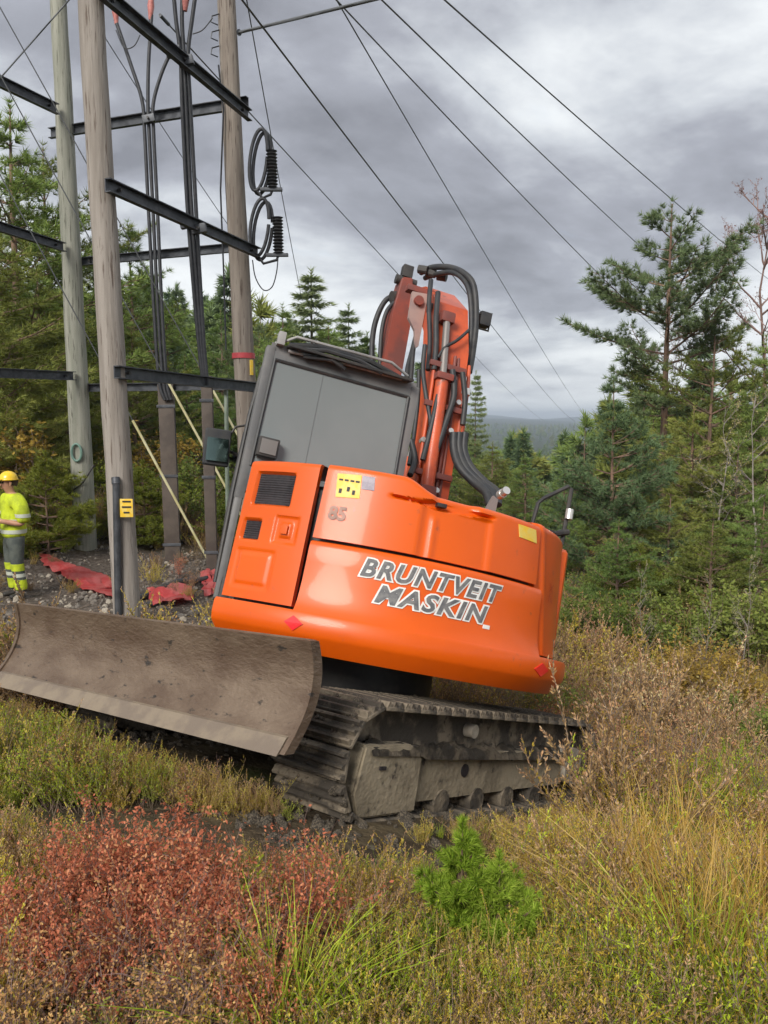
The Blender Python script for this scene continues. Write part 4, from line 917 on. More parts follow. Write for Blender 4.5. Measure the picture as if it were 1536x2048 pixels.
# ------------------------------------------------------------------ plants: generators
class NB:
    """numpy mesh collector (triangles / quads as triangles), with material index"""
    def __init__(s): s.V = []; s.T = []; s.I = []; s.n = 0
    def add(s, V, T, mi):
        V = np.asarray(V, float).reshape(-1, 3); T = np.asarray(T, int).reshape(-1, 3); s.V.append(V); s.T.append(T + s.n); s.I.append(np.full(len(T), mi)); s.n += len(V)
    def tube(s, pts, rs, k, mi):
        pts = np.asarray(pts, float); n = len(pts); d = np.gradient(pts, axis=0); d /= np.linalg.norm(d, axis=1)[:, None] + 1e-9
        up = np.array([.31, .95, .05]); a = np.cross(d, up); a /= np.linalg.norm(a, axis=1)[:, None] + 1e-9; b_ = np.cross(d, a)
        t = np.arange(k) * 2 * np.pi / k; rs = np.asarray(rs, float)
        V = pts[:, None] + rs[:, None, None] * (a[:, None] * np.cos(t)[None, :, None] + b_[:, None] * np.sin(t)[None, :, None])
        i = np.arange(n - 1)[:, None] * k; j = np.arange(k)[None]; j2 = (j + 1) % k
        T = np.concatenate([np.stack([i + j, i + j2, i + k + j2], -1).reshape(-1, 3), np.stack([i + j, i + k + j2, i + k + j], -1).reshape(-1, 3)]); s.add(V, T, mi)
    def tris(s, base, tip, side, mi):                          # slim triangles
        n = len(base); V = np.stack([base - side, base + side, tip], 1); s.add(V, np.arange(3 * n).reshape(-1, 3), mi)
    def leaves(s, base, d, side, L, mi):                       # diamond leaves
        n = len(base); m = base + d * (L * .5)[:, None]; V = np.stack([base, m - side, base + d * L[:, None], m + side], 1)
        q = np.arange(n)[:, None] * 4; s.add(V, np.concatenate([q + [0, 1, 2], q + [0, 2, 3]]), mi)
    def mesh(s, name, mats, sm=False):
        me = npmesh(name, np.concatenate(s.V), np.concatenate(s.T), np.concatenate(s.I))
        for m in mats: me.materials.append(m)
        if sm: smooth(me, 60)
        return me
def unit(v): return v / (np.linalg.norm(v, axis=-1, keepdims=True) + 1e-9)
def rdir(g, n): return unit(g.normal(size=(n, 3)))
def needles(nb, g, C, D, size, k, width, mi, spread=.9):
    C = np.repeat(C, k, 0); D = np.repeat(D, k, 0); n = len(C)
    if n == 0: return
    d = unit(D + spread * rdir(g, n)); L = np.repeat(size, k) * g.uniform(.7, 1.2, n) if np.ndim(size) else size * g.uniform(.7, 1.2, n)
    side = unit(np.cross(d, rdir(g, n))) * width * .5; nb.tris(C + D * 0, C + d * L[:, None], side, mi)
def gen_pine(seed, H, cb=.3, spread=.30, whorls=15, per=4, size=.26, k=11, width=.028, r0=None, top=.9, droop=.05, bare=False, dens=1.0, trunk_bend=.02, skirt=.5):
    g = np.random.default_rng(seed); tb = NB(); cb_ = NB(); r0 = r0 or H * .014
    zz = np.linspace(-.3, H, 12); bx = np.cumsum(g.normal(0, trunk_bend * H / 12, (12, 2)), 0); tp = np.column_stack([bx, zz]); tb.tube(tp, r0 * (1 - .93 * np.linspace(0, 1, 12)) ** .9, 9, 0)
    def tpos(z): return np.array([np.interp(z, zz, tp[:, 0]), np.interp(z, zz, tp[:, 1]), z])
    C, D, S = [], [], []
    for w in range(whorls):
        t = (w + g.uniform(-.25, .25)) / whorls; z = H * (cb + (.985 - cb) * np.clip(t, 0, 1)); pf = (np.sin(np.pi * np.clip(t * .86 + skirt * .30, 0, 1)) ** .8) * (1 - t ** 3 * .6)
        for q in range(per):
            L = spread * H * pf * g.uniform(.45, 1.15) + .02 * H; az = g.uniform(0, 6.283); up = .05 + .55 * t + g.normal(0, .10)
            h = np.array([np.cos(az), np.sin(az), 0]); p0 = tpos(z); s = np.linspace(0, 1, 6)
            path = p0 + np.outer(s * L, h) + np.outer(L * (up * s - droop * s * 1.2 + .22 * s ** 3), [0, 0, 1]) + np.cumsum(g.normal(0, .018 * L, (6, 3)), 0) * s[:, None]
            tb.tube(path, (.010 + .011 * L) * (1 - .85 * s), 4, 0)
            lat = np.cross(h, [0, 0, 1.])
            nt = max(3, int(L * 6.5 * dens))
            for i in range(nt):
                f = .25 + .75 * (i + g.uniform()) / nt; b0 = np.array([np.interp(f, s, path[:, a]) for a in range(3)]); sd = 1 if i % 2 else -1
                tl = L * .34 * (1.15 - f) + min(.12, .025 * H); td = unit(h * .75 + sd * lat * g.uniform(.4, 1.0) + np.array([0, 0, .22 + .2 * g.uniform()]))
                m = 2 + int(tl / min(.17, .03 * H)); ff = np.linspace(.3, 1, m)[:, None]; C.append(b0 + td * tl * ff + g.normal(0, min(.04, .02 * H), (m, 3))); D.append(np.repeat(td[None], m, 0)); S.append(np.full(m, size * g.uniform(.8, 1.15)))
                if L > .8: tb.tube(np.stack([b0, b0 + td * tl]), [.010, .004], 3, 0)
    m = 5; C.append(tpos(H)[None] + np.outer(np.linspace(-.06 * H, .005 * H, m), [0, 0, 1])); D.append(np.repeat(np.array([[0, 0, 1.]]), m, 0)); S.append(np.full(m, size))
    C = np.concatenate(C); D = np.concatenate(D); S = np.concatenate(S); needles(cb_, g, C, unit(D + [0, 0, .35]), S, k, width, 0, .85)
    return tb, cb_
def gen_spruce(seed, H, spread=.2, whorls=26, per=6, size=.2, k=8, width=.03, r0=None):
    g = np.random.default_rng(seed); tb = NB(); cb_ = NB(); r0 = r0 or H * .012
    tb.tube(np.array([[0, 0, z] for z in np.linspace(-.3, H, 6)]), r0 * (1 - .95 * np.linspace(0, 1, 6)), 8, 0); C, D = [], []
    for w in range(whorls):
        t = (w + .5) / whorls; z = H * (.08 + .90 * t); 
        for q in range(per):
            L = spread * H * (1 - t) ** .85 * g.uniform(.65, 1.12) + .10; az = g.uniform(0, 6.283); h = np.array([np.cos(az), np.sin(az), 0]); n = max(4, int(L * 8)); s = np.linspace(.1, 1, n)
            P = np.array([0, 0, z]) + np.outer(s * L, h) + np.outer(L * (-.32 * s + .22 * s * s + .25 * t * s), [0, 0, 1]); tb.tube(P[[0, n // 2, n - 1]], [.012, .008, .003], 3, 0)
            lat = np.cross(h, [0, 0, 1.])
            for sd in (-1, 0, 1):
                off = sd * (1.05 - s)[:, None] * L * .30 * lat + g.normal(0, .03, (n, 3)); C.append(P + off); D.append(np.repeat(unit(h + sd * lat * .7 + [0, 0, -.10])[None], n, 0))
    C.append(np.outer(np.linspace(H * .95, H * 1.0, 5), [0, 0, 1])); D.append(np.repeat(np.array([[0, 0, 1.]]), 5, 0))
    needles(cb_, g, np.concatenate(C), np.concatenate(D), size, k, width, 0, .7); return tb, cb_
def gen_leafy(seed, H, W, nst=7, nleaf=2500, ls=.06, bare=0.0, trunk=False, stem_r=.02, tops=.35, lw=.30, levels=2):
    """bush or small deciduous tree: branching stems with leaves along the twigs"""
    g = np.random.default_rng(seed); tb = NB(); cb_ = NB(); tw = []
    def grow(p, d, L, r, lev):
        n = 6; s = np.linspace(0, 1, n); path = p + np.outer(s * L, d) + np.cumsum(g.normal(0, .045 * L, (n, 3)), 0) * s[:, None] + np.outer(s ** 2 * L * .10, [0, 0, 1]); tb.tube(path, r * (1 - .75 * s), 5 if lev == 0 else 3, 0)
        if lev >= 1: tw.append(path)
        if lev < levels:
            for i in range(5 if lev == 0 else 4):
                f = g.uniform(tops, 1.0); b0 = np.array([np.interp(f, s, path[:, a]) for a in range(3)]); grow(b0, unit(d * .7 + .75 * rdir(g, 1)[0] + [0, 0, .15]), L * g.uniform(.32, .55), r * .5, lev + 1)
    if trunk:
        n = 9; s = np.linspace(0, 1, n); path = np.column_stack([np.cumsum(g.normal(0, .015 * H, n)), np.cumsum(g.normal(0, .015 * H, n)), s * H]); path[0, 2] = -.3; tb.tube(path, stem_r * (1 - .9 * s), 8, 0); tw.append(path[6:])
        for i in range(nst):
            f = g.uniform(tops, .97); b0 = np.array([np.interp(f, s, path[:, a]) for a in range(3)]); az = g.uniform(0, 6.283); grow(b0, unit(np.array([np.cos(az), np.sin(az), g.uniform(.5, 1.1)])), W * (1.15 - f) * g.uniform(.6, 1.1) + .3, stem_r * .35, 0)
    else:
        for i in range(nst):
            az = g.uniform(0, 6.283); tl = g.uniform(.05, .75) * W / max(H, .1); grow(np.array([g.normal(0, .10 * W), g.normal(0, .10 * W), -.03]), unit(np.array([np.cos(az) * tl, np.sin(az) * tl, 1])), H * g.uniform(.6, 1.0) * .82, stem_r, 0)
    A = np.concatenate(tw); n = nleaf
    if n:
        i = g.integers(0, len(A), n); base = A[i] + g.normal(0, ls * .6, (n, 3)); d = unit(rdir(g, n) + [0, 0, .25]); side = unit(np.cross(d, rdir(g, n))) * ls * lw * g.uniform(.7, 1.2, (n, 1)); cb_.leaves(base, d, side, ls * g.uniform(.6, 1.25, n), 0)
    return tb, cb_
# small cover plants (prototypes for the ground cover and single shrubs)
def gen_grass(seed, n=55, H=.42, w=.0045, lean=.5):
    g = np.random.default_rng(seed); nb = NB()
    for i in range(n):
        az = g.uniform(0, 6.283); L = H * g.uniform(.45, 1.1); s = np.linspace(0, 1, 5); ln = lean * g.uniform(.15, 1.2); h = np.array([np.cos(az), np.sin(az), 0]); p0 = np.array([g.normal(0, .035), g.normal(0, .035), -.02])
        P = p0 + np.outer(s * L * .35 * ln + s ** 2.4 * L * ln * .7, h) + np.outer(L * (s - .35 * ln * s ** 2.5), [0, 0, 1]); lat = np.cross(h, [0, 0, 1.]) * math.cos(az * 3) + np.array([0, 0, .0]); lat = unit(np.array([-h[1], h[0], 0]) + .4 * g.normal(size=3)); ww = (w * (1 - s ** 1.5) + .0006)[:, None] * .5
        V = np.stack([P - lat * ww, P + lat * ww], 1).reshape(-1, 3); q = np.arange(4)[:, None] * 2; nb.add(V, np.concatenate([q + [0, 1, 3], q + [0, 3, 2]]), 0)
    return nb
def gen_heather(seed, n=32, H=.36, tipfrac=.35, spread=.11, lsz=.0115):
    g = np.random.default_rng(seed); nb = NB(); B0, D0, K = [], [], []
    for i in range(n):
        az = g.uniform(0, 6.283); L = H * g.uniform(.5, 1.1); ln = g.uniform(.05, .85); s = np.linspace(0, 1, 5); h = np.array([np.cos(az), np.sin(az), 0]); p0 = np.array([g.normal(0, spread * .5), g.normal(0, spread * .5), -.02])
        P = p0 + np.outer(s * L * ln, h) + np.outer(L * s * (1 - .2 * ln), [0, 0, 1]) + np.cumsum(g.normal(0, .008, (5, 3)), 0); nb.tube(P, .0022 * (1 - .6 * s), 3, 0)
        stems = [(P, L, .2)]
        for j in range(6):
            f = g.uniform(.25, .9); b0 = np.array([np.interp(f, s, P[:, a]) for a in range(3)]); d = unit(np.array([g.normal(0, .5), g.normal(0, .5), 1.0])); l2 = L * g.uniform(.15, .30); Q = b0 + np.outer(np.linspace(0, 1, 3) * l2, d); stems.append((Q, l2, .0)); nb.tube(Q, [.0016, .0012, .0008], 3, 0)
        for Q, l2, f0 in stems:
            m = int(l2 / .0032); f = f0 + (1 - f0) * np.sort(g.uniform(0, 1, m)); b0 = np.column_stack([np.interp(f, np.linspace(0, 1, len(Q)), Q[:, a]) for a in range(3)]); B0.append(b0); ax = unit(Q[-1] - Q[0]); D0.append(unit(ax * 1.25 + rdir(g, m) * .85)); K.append(f > 1 - tipfrac * g.uniform(.3, 1.3))
    B0 = np.concatenate(B0); D0 = np.concatenate(D0); K = np.concatenate(K); 
    for sel, mi, sz in ((~K, 1, lsz), (K, 2, lsz * .85)):
        b_, d_ = B0[sel], D0[sel]
        if len(b_): nb.leaves(b_, d_, unit(np.cross(d_, rdir(g, len(b_)))) * sz * .17, sz * g.uniform(.7, 1.3, len(b_)), mi)
    return nb
# plant materials
BARK = M('pine_bark', (.13, .085, .06), .9, col2=(.22, .135, .09), scale=3, bump=.5, bscale=8, stretch=(3, 3, .8))
BARKB = M('birch_bark', (.25, .22, .19), .85, col2=(.16, .14, .12), scale=3, lo=.5, hi=.6, stretch=(1, 1, 3))
TWIG = M('brown_twig', (.16, .11, .075), .9, col2=(.24, .18, .13), scale=14)
TWIGR = M('reddish_twig', (.19, .12, .10), .9, col2=(.27, .18, .16), scale=2)
N_DK = leafmat('pine_needles_dark', [(0.109, 0.158, 0.072), (0.184, 0.246, 0.108), (0.311, 0.359, 0.166)], .15)
N_OL = leafmat('pine_needles_olive', [(0.138, 0.167, 0.040), (0.237, 0.270, 0.065), (0.373, 0.377, 0.102)], .2)
N_MD = leafmat('needles_mid_green', [(0.114, 0.179, 0.050), (0.201, 0.283, 0.073), (0.315, 0.387, 0.109)], .2)
N_BL = leafmat('needles_blue_green', [(0.092, 0.147, 0.069), (0.159, 0.230, 0.105), (0.247, 0.311, 0.139)], .15)
N_YO = leafmat('young_pine_olive', [(.11, .14, .022), (.21, .24, .04), (.34, .36, .07)], .3, objvar=.2)
N_YG = leafmat('young_pine_green', [(.13, .22, .018), (.25, .36, .035), (.40, .50, .08)], .3, objvar=.2)
L_GR = leafmat('bush_leaf_green', [(0.102, 0.139, 0.023), (0.205, 0.248, 0.039), (0.342, 0.358, 0.062)], .35)
L_AU = leafmat('autumn_leaf', [(0.221, 0.144, 0.034), (0.381, 0.259, 0.052), (0.616, 0.460, 0.115)], .35)
L_YE = leafmat('pale_yellow_leaf', [(.35, .29, .10), (.55, .46, .20), (.62, .55, .30)], .35)
L_RD = leafmat('red_leaf', [(0.232, 0.098, 0.052), (0.450, 0.137, 0.072), (0.655, 0.221, 0.124), (0.720, 0.403, 0.195)], .35, objvar=.25)
L_BR = leafmat('brown_leaf', [(0.240, 0.131, 0.058), (0.480, 0.261, 0.105), (0.720, 0.471, 0.189)], .3)
G_GO = leafmat('golden_grass', [(.34, .19, .035), (.52, .31, .07), (.66, .45, .15)], .35, objvar=.4)
G_GR = leafmat('green_grass', [(0.156, 0.235, 0.016), (0.312, 0.423, 0.032), (0.545, 0.628, 0.081)], .35, objvar=.4)
G_TA = leafmat('tan_grass', [(0.284, 0.194, 0.063), (0.482, 0.348, 0.118), (0.682, 0.529, 0.199)], .35, objvar=.4)
H_GR = leafmat('heather_green', [(0.192, 0.268, 0.018), (0.385, 0.482, 0.037), (0.650, 0.720, 0.074)], .3, objvar=.5)
H_OL = leafmat('heather_olive', [(0.333, 0.232, 0.030), (0.561, 0.404, 0.055), (0.720, 0.653, 0.124)], .3, objvar=.5)
H_BR = leafmat('heather_brown', [(0.181, 0.113, 0.055), (0.329, 0.210, 0.097), (0.543, 0.373, 0.168)], .25, objvar=.5)
H_TP = leafmat('dry_heather_flower', [(0.364, 0.208, 0.098), (0.598, 0.364, 0.195), (0.720, 0.546, 0.325)], .3, objvar=.4)
H_RD = leafmat('red_heather_tip', [(0.484, 0.206, 0.133), (0.720, 0.352, 0.206), (0.720, 0.646, 0.352)], .3, objvar=.4)
STONE = M('gravel_stone', (.10, .085, .07), .9, col2=(.19, .165, .14), scale=6, bump=.3)

# ------------------------------------------------------------------ scatter (uncountable cover)
def scatter(name, label, cat, protos, pts, rots, scl, idx):
    pc = bpy.data.collections.new('cover_' + name)
    for i, (me) in enumerate(protos):
        o = bpy.data.objects.new('%s_kind_%02d' % (name, i), me); pc.objects.link(o)
    me = bpy.data.meshes.new(name); me.vertices.add(len(pts)); me.vertices.foreach_set('co', np.asarray(pts, np.float32).ravel())
    a = me.attributes.new('rot', 'FLOAT_VECTOR', 'POINT'); a.data.foreach_set('vector', np.asarray(rots, np.float32).ravel())
    a = me.attributes.new('scl', 'FLOAT', 'POINT'); a.data.foreach_set('value', np.asarray(scl, np.float32))
    a = me.attributes.new('idx', 'INT', 'POINT'); a.data.foreach_set('value', np.asarray(idx, np.int32))
    o = bpy.data.objects.new(name, me); COL.objects.link(o); tag(o, label, cat, kind='stuff')
    ng = bpy.data.node_groups.new(name, 'GeometryNodeTree'); ng.interface.new_socket('Geometry', in_out='INPUT', socket_type='NodeSocketGeometry'); ng.interface.new_socket('Geometry', in_out='OUTPUT', socket_type='NodeSocketGeometry')
    N = ng.nodes; L = ng.links; gi = N.new('NodeGroupInput'); go = N.new('NodeGroupOutput'); ip = N.new('GeometryNodeInstanceOnPoints'); ci = N.new('GeometryNodeCollectionInfo')
    ci.inputs['Collection'].default_value = pc; ci.inputs['Separate Children'].default_value = True; ci.inputs['Reset Children'].default_value = True
    def na(n_, t): q = N.new('GeometryNodeInputNamedAttribute'); q.data_type = t; q.inputs[0].default_value = n_; return q.outputs[0]
    er = N.new('FunctionNodeEulerToRotation'); L.new(na('rot', 'FLOAT_VECTOR'), er.inputs[0])
    L.new(gi.outputs[0], ip.inputs['Points']); L.new(ci.outputs[0], ip.inputs['Instance']); ip.inputs['Pick Instance'].default_value = True
    L.new(na('idx', 'INT'), ip.inputs['Instance Index']); L.new(er.outputs[0], ip.inputs['Rotation']); L.new(na('scl', 'FLOAT'), ip.inputs['Scale']); L.new(ip.outputs[0], go.inputs[0])
    md = o.modifiers.new('scatter', 'NODES'); md.node_group = ng; return o

# ------------------------------------------------------------------ trees, each a thing with trunk and crown
def proto(gen, bark, leaf):
    tb, cb_ = gen; a = tb.mesh('trunk', [bark], True), cb_.mesh('crown', [leaf]); PH[a[1].name] = max(float(np.concatenate(q.V)[:, 2].max()) for q in gen); return a
PH = {}
PR = {
 'pine_a': (9.0, proto(gen_pine(11, 9.0, .38, .26, 15, 4, .21, 20, .017), BARK, N_DK)),
 'pine_tall': (10.0, proto(gen_pine(23, 10.0, .44, .23, 16, 3, .20, 24, .017, r0=.15, trunk_bend=.012, dens=1.4), BARK, N_DK)),
 'pine_dense': (6.0, proto(gen_pine(31, 6.0, .06, .34, 17, 6, .18, 18, .017, skirt=.9, dens=1.1), BARK, N_BL)),
 'pine_olive': (8.0, proto(gen_pine(41, 8.0, .06, .30, 18, 5, .22, 16, .020, skirt=.9), BARK, N_OL)),
 'pine_mid': (8.0, proto(gen_pine(47, 8.0, .08, .28, 18, 5, .21, 17, .019, skirt=.8), BARK, N_MD)),
 'pine_old': (9.0, proto(gen_pine(53, 9.0, .22, .30, 15, 4, .21, 18, .018, skirt=.6, dens=.9), BARK, N_OL)),
 'spruce_a': (8.0, proto(gen_spruce(5, 8.0), BARK, N_DK)),
 'spruce_b': (8.0, proto(gen_spruce(9, 8.0, .17, 24, 6), BARK, N_MD)),
 'birch_bare': (9.0, proto(gen_leafy(61, 9.0, 3.0, 17, 3200, .045, trunk=True, stem_r=.075, tops=.3, levels=3), TWIGR, leafmat('reddish_birch_twigs', [(.20, .10, .085), (.30, .17, .15), (.40, .25, .22)], .3))),
 'birch_slim': (7.0, proto(gen_leafy(67, 7.0, 1.8, 12, 700, .055, trunk=True, stem_r=.06, tops=.35), BARKB, L_YE)),
 'bush_green': (1.8, proto(gen_leafy(71, 1.8, 1.3, 9, 4200, .075, stem_r=.018), TWIG, L_GR)),
 'bush_mid': (2.0, proto(gen_leafy(73, 2.0, 1.5, 9, 4200, .08, stem_r=.02), TWIG, leafmat('bush_leaf_dark', [(0.093, 0.135, 0.030), (0.173, 0.218, 0.050), (0.278, 0.312, 0.075)], .3))),
 'bush_autumn': (1.8, proto(gen_leafy(79, 1.8, 1.4, 9, 2600, .07, stem_r=.016), TWIG, L_AU)),
 'bush_yellow': (1.5, proto(gen_leafy(83, 1.5, 1.2, 8, 420, .07, stem_r=.012), TWIGR, L_YE)),
 'young_pine': (1.8, proto(gen_pine(87, 1.8, .04, .40, 11, 6, .085, 22, .009, skirt=.9, dens=3.4), BARK, N_YO)),
}
def tree(kind, u, vt, d, label, name, group, w=1.0, rz=None, cat='tree'):
    top = at(u, vt, d); x, y = float(top[0]), float(top[1]); z = gz1(x, y); h = max(.4, float(top[2]) - z); h0, (tm, cm) = PR[kind]; h0 = PH[cm.name]; s = h / h0
    t = thing(name, label, cat, (x, y, z), (0, 0, rz if rz is not None else (u * 1.7 + vt) % 6.28), group); t.scale = (s * w, s * w, s)
    a = bpy.data.objects.new('trunk' if cat == 'tree' else 'stems', tm); COL.objects.link(a); a.parent = t
    c = bpy.data.objects.new('crown' if cat == 'tree' else 'foliage', cm); COL.objects.link(c); c.parent = t
    return t
LW, MW, RW = 'trees of the wood on the left', 'trees behind the cab', 'trees of the wood on the right'
tree('pine_mid', 20, 185, 21, 'tall green conifer at the left edge rising above the top cross arm', 'conifer_tree', LW, 1.25)
tree('pine_old', 85, 275, 24, 'tall loose pine just behind the greenish pole', 'pine_tree', LW, 1.0)
tree('pine_olive', -60, 330, 17, 'olive pine reaching in at the left edge below the middle arm', 'pine_tree', LW, 1.2)
tree('pine_olive', 70, 520, 19, 'olive green pine behind the greenish pole, halfway up', 'pine_tree', LW, 1.35)
tree('pine_mid', 255, 430, 25, 'conifer whose tip shows right of the nearest pole', 'conifer_tree', LW, 1.05)
tree('pine_old', 200, 500, 27, 'pine seen between the two left poles', 'pine_tree', LW, 1.1)
tree('pine_mid', 330, 610, 28, 'rounded green conifer behind the far cable bundle', 'conifer_tree', LW, 1.3)
tree('pine_olive', 262, 640, 22, 'broad olive conifer right of the nearest pole', 'pine_tree', LW, 1.4)
tree('spruce_b', 395, 640, 34, 'slim conifer between the near cable bundle and the banded pole', 'spruce_tree', LW, 1.1)
tree('pine_mid', 440, 610, 36, 'conifer just left of the banded pole', 'conifer_tree', LW, 1.0)
tree('pine_mid', 370, 700, 24, 'low dark conifer behind the narrow cable guard', 'conifer_tree', LW, 1.4)
tree('pine_olive', 130, 690, 18.5, 'low bushy olive conifer between the left poles', 'pine_tree', LW, 1.5)
tree('pine_olive', -20, 640, 16, 'low olive conifer at the left edge above the worker', 'pine_tree', LW, 1.4)
tree('bush_autumn', 40, 800, 15.5, 'brownish autumn bush behind the worker', 'bush', LW, 1.5, cat='bush')
tree('young_pine', 88, 895, 14.2, 'bright green young pine between the worker and the greenish pole', 'young_pine', LW, 1.3)
tree('bush_green', 205, 880, 17, 'green bush between the greenish pole and the nearest pole', 'bush', LW, 1.3, cat='bush')
tree('young_pine', 285, 915, 15.6, 'bright green young pine right of the nearest pole', 'young_pine', LW, 1.3)
tree('bush_mid', 385, 900, 16.5, 'dark green bush between the two brown cable guards', 'bush', LW, 1.4, cat='bush')
tree('bush_green', 440, 960, 15.8, 'green bush behind the mirror and the pale pipe', 'bush', LW, 1.1, cat='bush')
tree('bush_autumn', 320, 840, 19, 'brownish bush behind the wide cable guard', 'bush', LW, 1.7, cat='bush')
tree('bush_autumn', 160, 800, 20, 'brown leafy bush behind the greenish pole', 'bush', LW, 1.7, cat='bush')
tree('spruce_a', 622, 528, 30, 'tall pointed spruce behind the cab roof', 'spruce_tree', MW, 1.5)
tree('spruce_a', 697, 600, 33, 'shorter pointed spruce between the cab roof and the boom', 'spruce_tree', MW, 1.25, 2.0)
tree('pine_mid', 565, 600, 30, 'rounded conifer just right of the banded pole', 'conifer_tree', MW, 1.1)
tree('pine_a', 520, 640, 33, 'small pine tip at the banded pole', 'pine_tree', MW, 1.0)
tree('pine_mid', 655, 640, 27, 'broad conifer filling behind the cab roof', 'conifer_tree', MW, 1.5)
tree('spruce_b', 735, 660, 34, 'spruce partly hidden by the left boom hoses', 'spruce_tree', MW, 1.2)
tree('spruce_a', 952, 735, 38, 'small dark spruce touching the right side of the boom', 'spruce_tree', MW, .8)
tree('pine_tall', 1343, 385, 22, 'tall slender pine with bare trunk standing out against the sky', 'pine_tree', RW, 1.0, 1.2)
tree('pine_dense', 1232, 742, 17.5, 'dense dark green pine in front of the tall slender pine', 'pine_tree', RW, 1.0)
tree('pine_old', 1432, 600, 21, 'brownish green pine right of the tall slender pine', 'pine_tree', RW, .95)
tree('birch_bare', 1512, 365, 23, 'bare reddish birch at the right edge', 'birch_tree', RW, 1.0)
tree('spruce_b', 1310, 755, 30, 'small pointed spruce between the dense pine and the tall trunk', 'spruce_tree', RW, .9)
tree('pine_mid', 1535, 660, 20, 'dark conifer at the right edge below the bare birch', 'conifer_tree', RW, 1.0)
tree('birch_slim', 1452, 780, 17.5, 'slim pale birch trunk right of the dense pine', 'birch_tree', RW, .9)
tree('birch_slim', 1522, 760, 16.5, 'slim pale birch nearest the right edge', 'birch_tree', RW, .9, 2.6)
tree('pine_old', 1390, 800, 19, 'low olive brown pine below the tall slender pine', 'pine_tree', RW, 1.35)
tree('pine_mid', 1480, 860, 18, 'low bushy conifer at the right edge', 'conifer_tree', RW, 1.5)
tree('pine_mid', 1130, 930, 24, 'mid green conifer left of the dense pine', 'conifer_tree', RW, 1.4)
tree('pine_mid', 1050, 905, 30, 'mid green conifer behind the right handrail', 'conifer_tree', RW, 1.5)
tree('pine_olive', 985, 880, 34, 'olive conifer just right of the black hoses', 'pine_tree', RW, 1.5)
tree('pine_mid', 920, 870, 36, 'green conifer behind the boom hoses', 'conifer_tree', RW, 1.4)
tree('pine_olive', 1345, 960, 16.5, 'olive conifer under the tall pine trunk', 'pine_tree', RW, 1.4)
tree('pine_mid', 1180, 1000, 17.5, 'dark bushy conifer right of the corner of the excavator', 'conifer_tree', RW, 1.5)
tree('young_pine', 1282, 1085, 14, 'bright yellow green young pine right of the excavator', 'young_pine', RW, 1.1)
tree('bush_mid', 1205, 1120, 14.6, 'dark green bush beside the excavator corner', 'bush', RW, 1.0, cat='bush')
tree('bush_mid', 1390, 1090, 14.4, 'dark green bush right of the bright young pine', 'bush', RW, 1.2, cat='bush')
tree('bush_green', 1490, 1060, 14.8, 'green bush at the right edge', 'bush', RW, 1.1, cat='bush')
tree('bush_yellow', 1375, 1200, 12.6, 'sparse twiggy bush with pale yellow leaves, left one', 'bush', RW, 1.2, cat='bush')
tree('bush_yellow', 1465, 1190, 12.2, 'sparse twiggy bush with pale yellow leaves, right one', 'bush', RW, 1.2, 1.1, cat='bush')
tree('bush_autumn', 1180, 1225, 13.0, 'low brown bush at the foot of the dark trees beside the excavator', 'bush', RW, 1.3, cat='bush')
tree('bush_autumn', 1300, 1240, 12.4, 'low brown bush below the bright young pine', 'bush', RW, 1.4, cat='bush')
tree('bush_autumn', 1520, 1230, 11.5, 'low brown bush at the right edge', 'bush', RW, 1.3, cat='bush')
RS = 'bushes and saplings on the slope right of the excavator'
for kd, u, vt, d, w, lab, nm in (('bush_autumn', 1190, 1275, 9.5, 1.4, 'low brown bush just beyond the far end of the track', 'bush'), ('bush_mid', 1160, 1360, 8.2, 1.0, 'small green bush right behind the counterweight corner', 'bush'), ('bush_autumn', 1330, 1270, 9.0, 1.5, 'brown tangled bush in the middle of the right slope', 'bush'), ('bush_yellow', 1260, 1300, 8.6, 1.5, 'twiggy bush with a few yellow leaves on the right slope', 'bush'), ('bush_green', 1455, 1450, 6.0, 1.1, 'small light green bush on the lower right slope', 'bush'), ('bush_autumn', 1480, 1290, 8.5, 1.5, 'brown tangled bush near the right edge of the slope', 'bush'), ('bush_mid', 1530, 1380, 6.8, 1.1, 'dark green low bush at the right edge of the slope', 'bush'), ('bush_yellow', 1400, 1350, 7.8, 1.4, 'twiggy bush with few leaves below the pale-leaved bushes', 'bush'), ('bush_green', 1150, 1260, 12.5, 1.4, 'green bush showing beside the red reflector end of the counterweight', 'bush'), ('bush_autumn', 1245, 1400, 6.6, 1.2, 'low brown bush right of the track end', 'bush')):
    tree(kd, u, vt, d, lab, nm, RS, w, cat='bush')
for kd, u, vt, d, w, lab in (('bush_mid', 1165, 1170, 11.5, 1.1, 'dark bush crowding the counterweight corner'), ('bush_mid', 1255, 1185, 11.2, 1.1, 'dark bush in front of the bright young pine, left'), ('bush_green', 1335, 1170, 11.8, 1.1, 'green bush right of the bright young pine, lower'), ('bush_mid', 1420, 1160, 11.4, 1.2, 'dark bush below the slim birches'), ('bush_mid', 1510, 1150, 11.0, 1.2, 'dark bush at the right edge below the birches'), ('bush_autumn', 1215, 1250, 10.4, 1.2, 'brown bush below the dark bushes, left'), ('bush_autumn', 1375, 1255, 10.2, 1.3, 'brown bush below the dark bushes, middle'), ('bush_autumn', 1450, 1260, 9.8, 1.2, 'brown bush below the dark bushes, right')):
    tree(kd, u, vt, d, lab, 'bush', RS, w, cat='bush')
tree('pine_mid', 1240, 1030, 13.5, 'small dense conifer behind the bright young pine', 'conifer_tree', RS, 1.4); tree('pine_olive', 1430, 1010, 13.6, 'small olive conifer among the dark bushes on the right', 'pine_tree', RS, 1.4); tree('pine_mid', 1530, 960, 13.8, 'small dense conifer at the right edge among the bushes', 'conifer_tree', RS, 1.3)
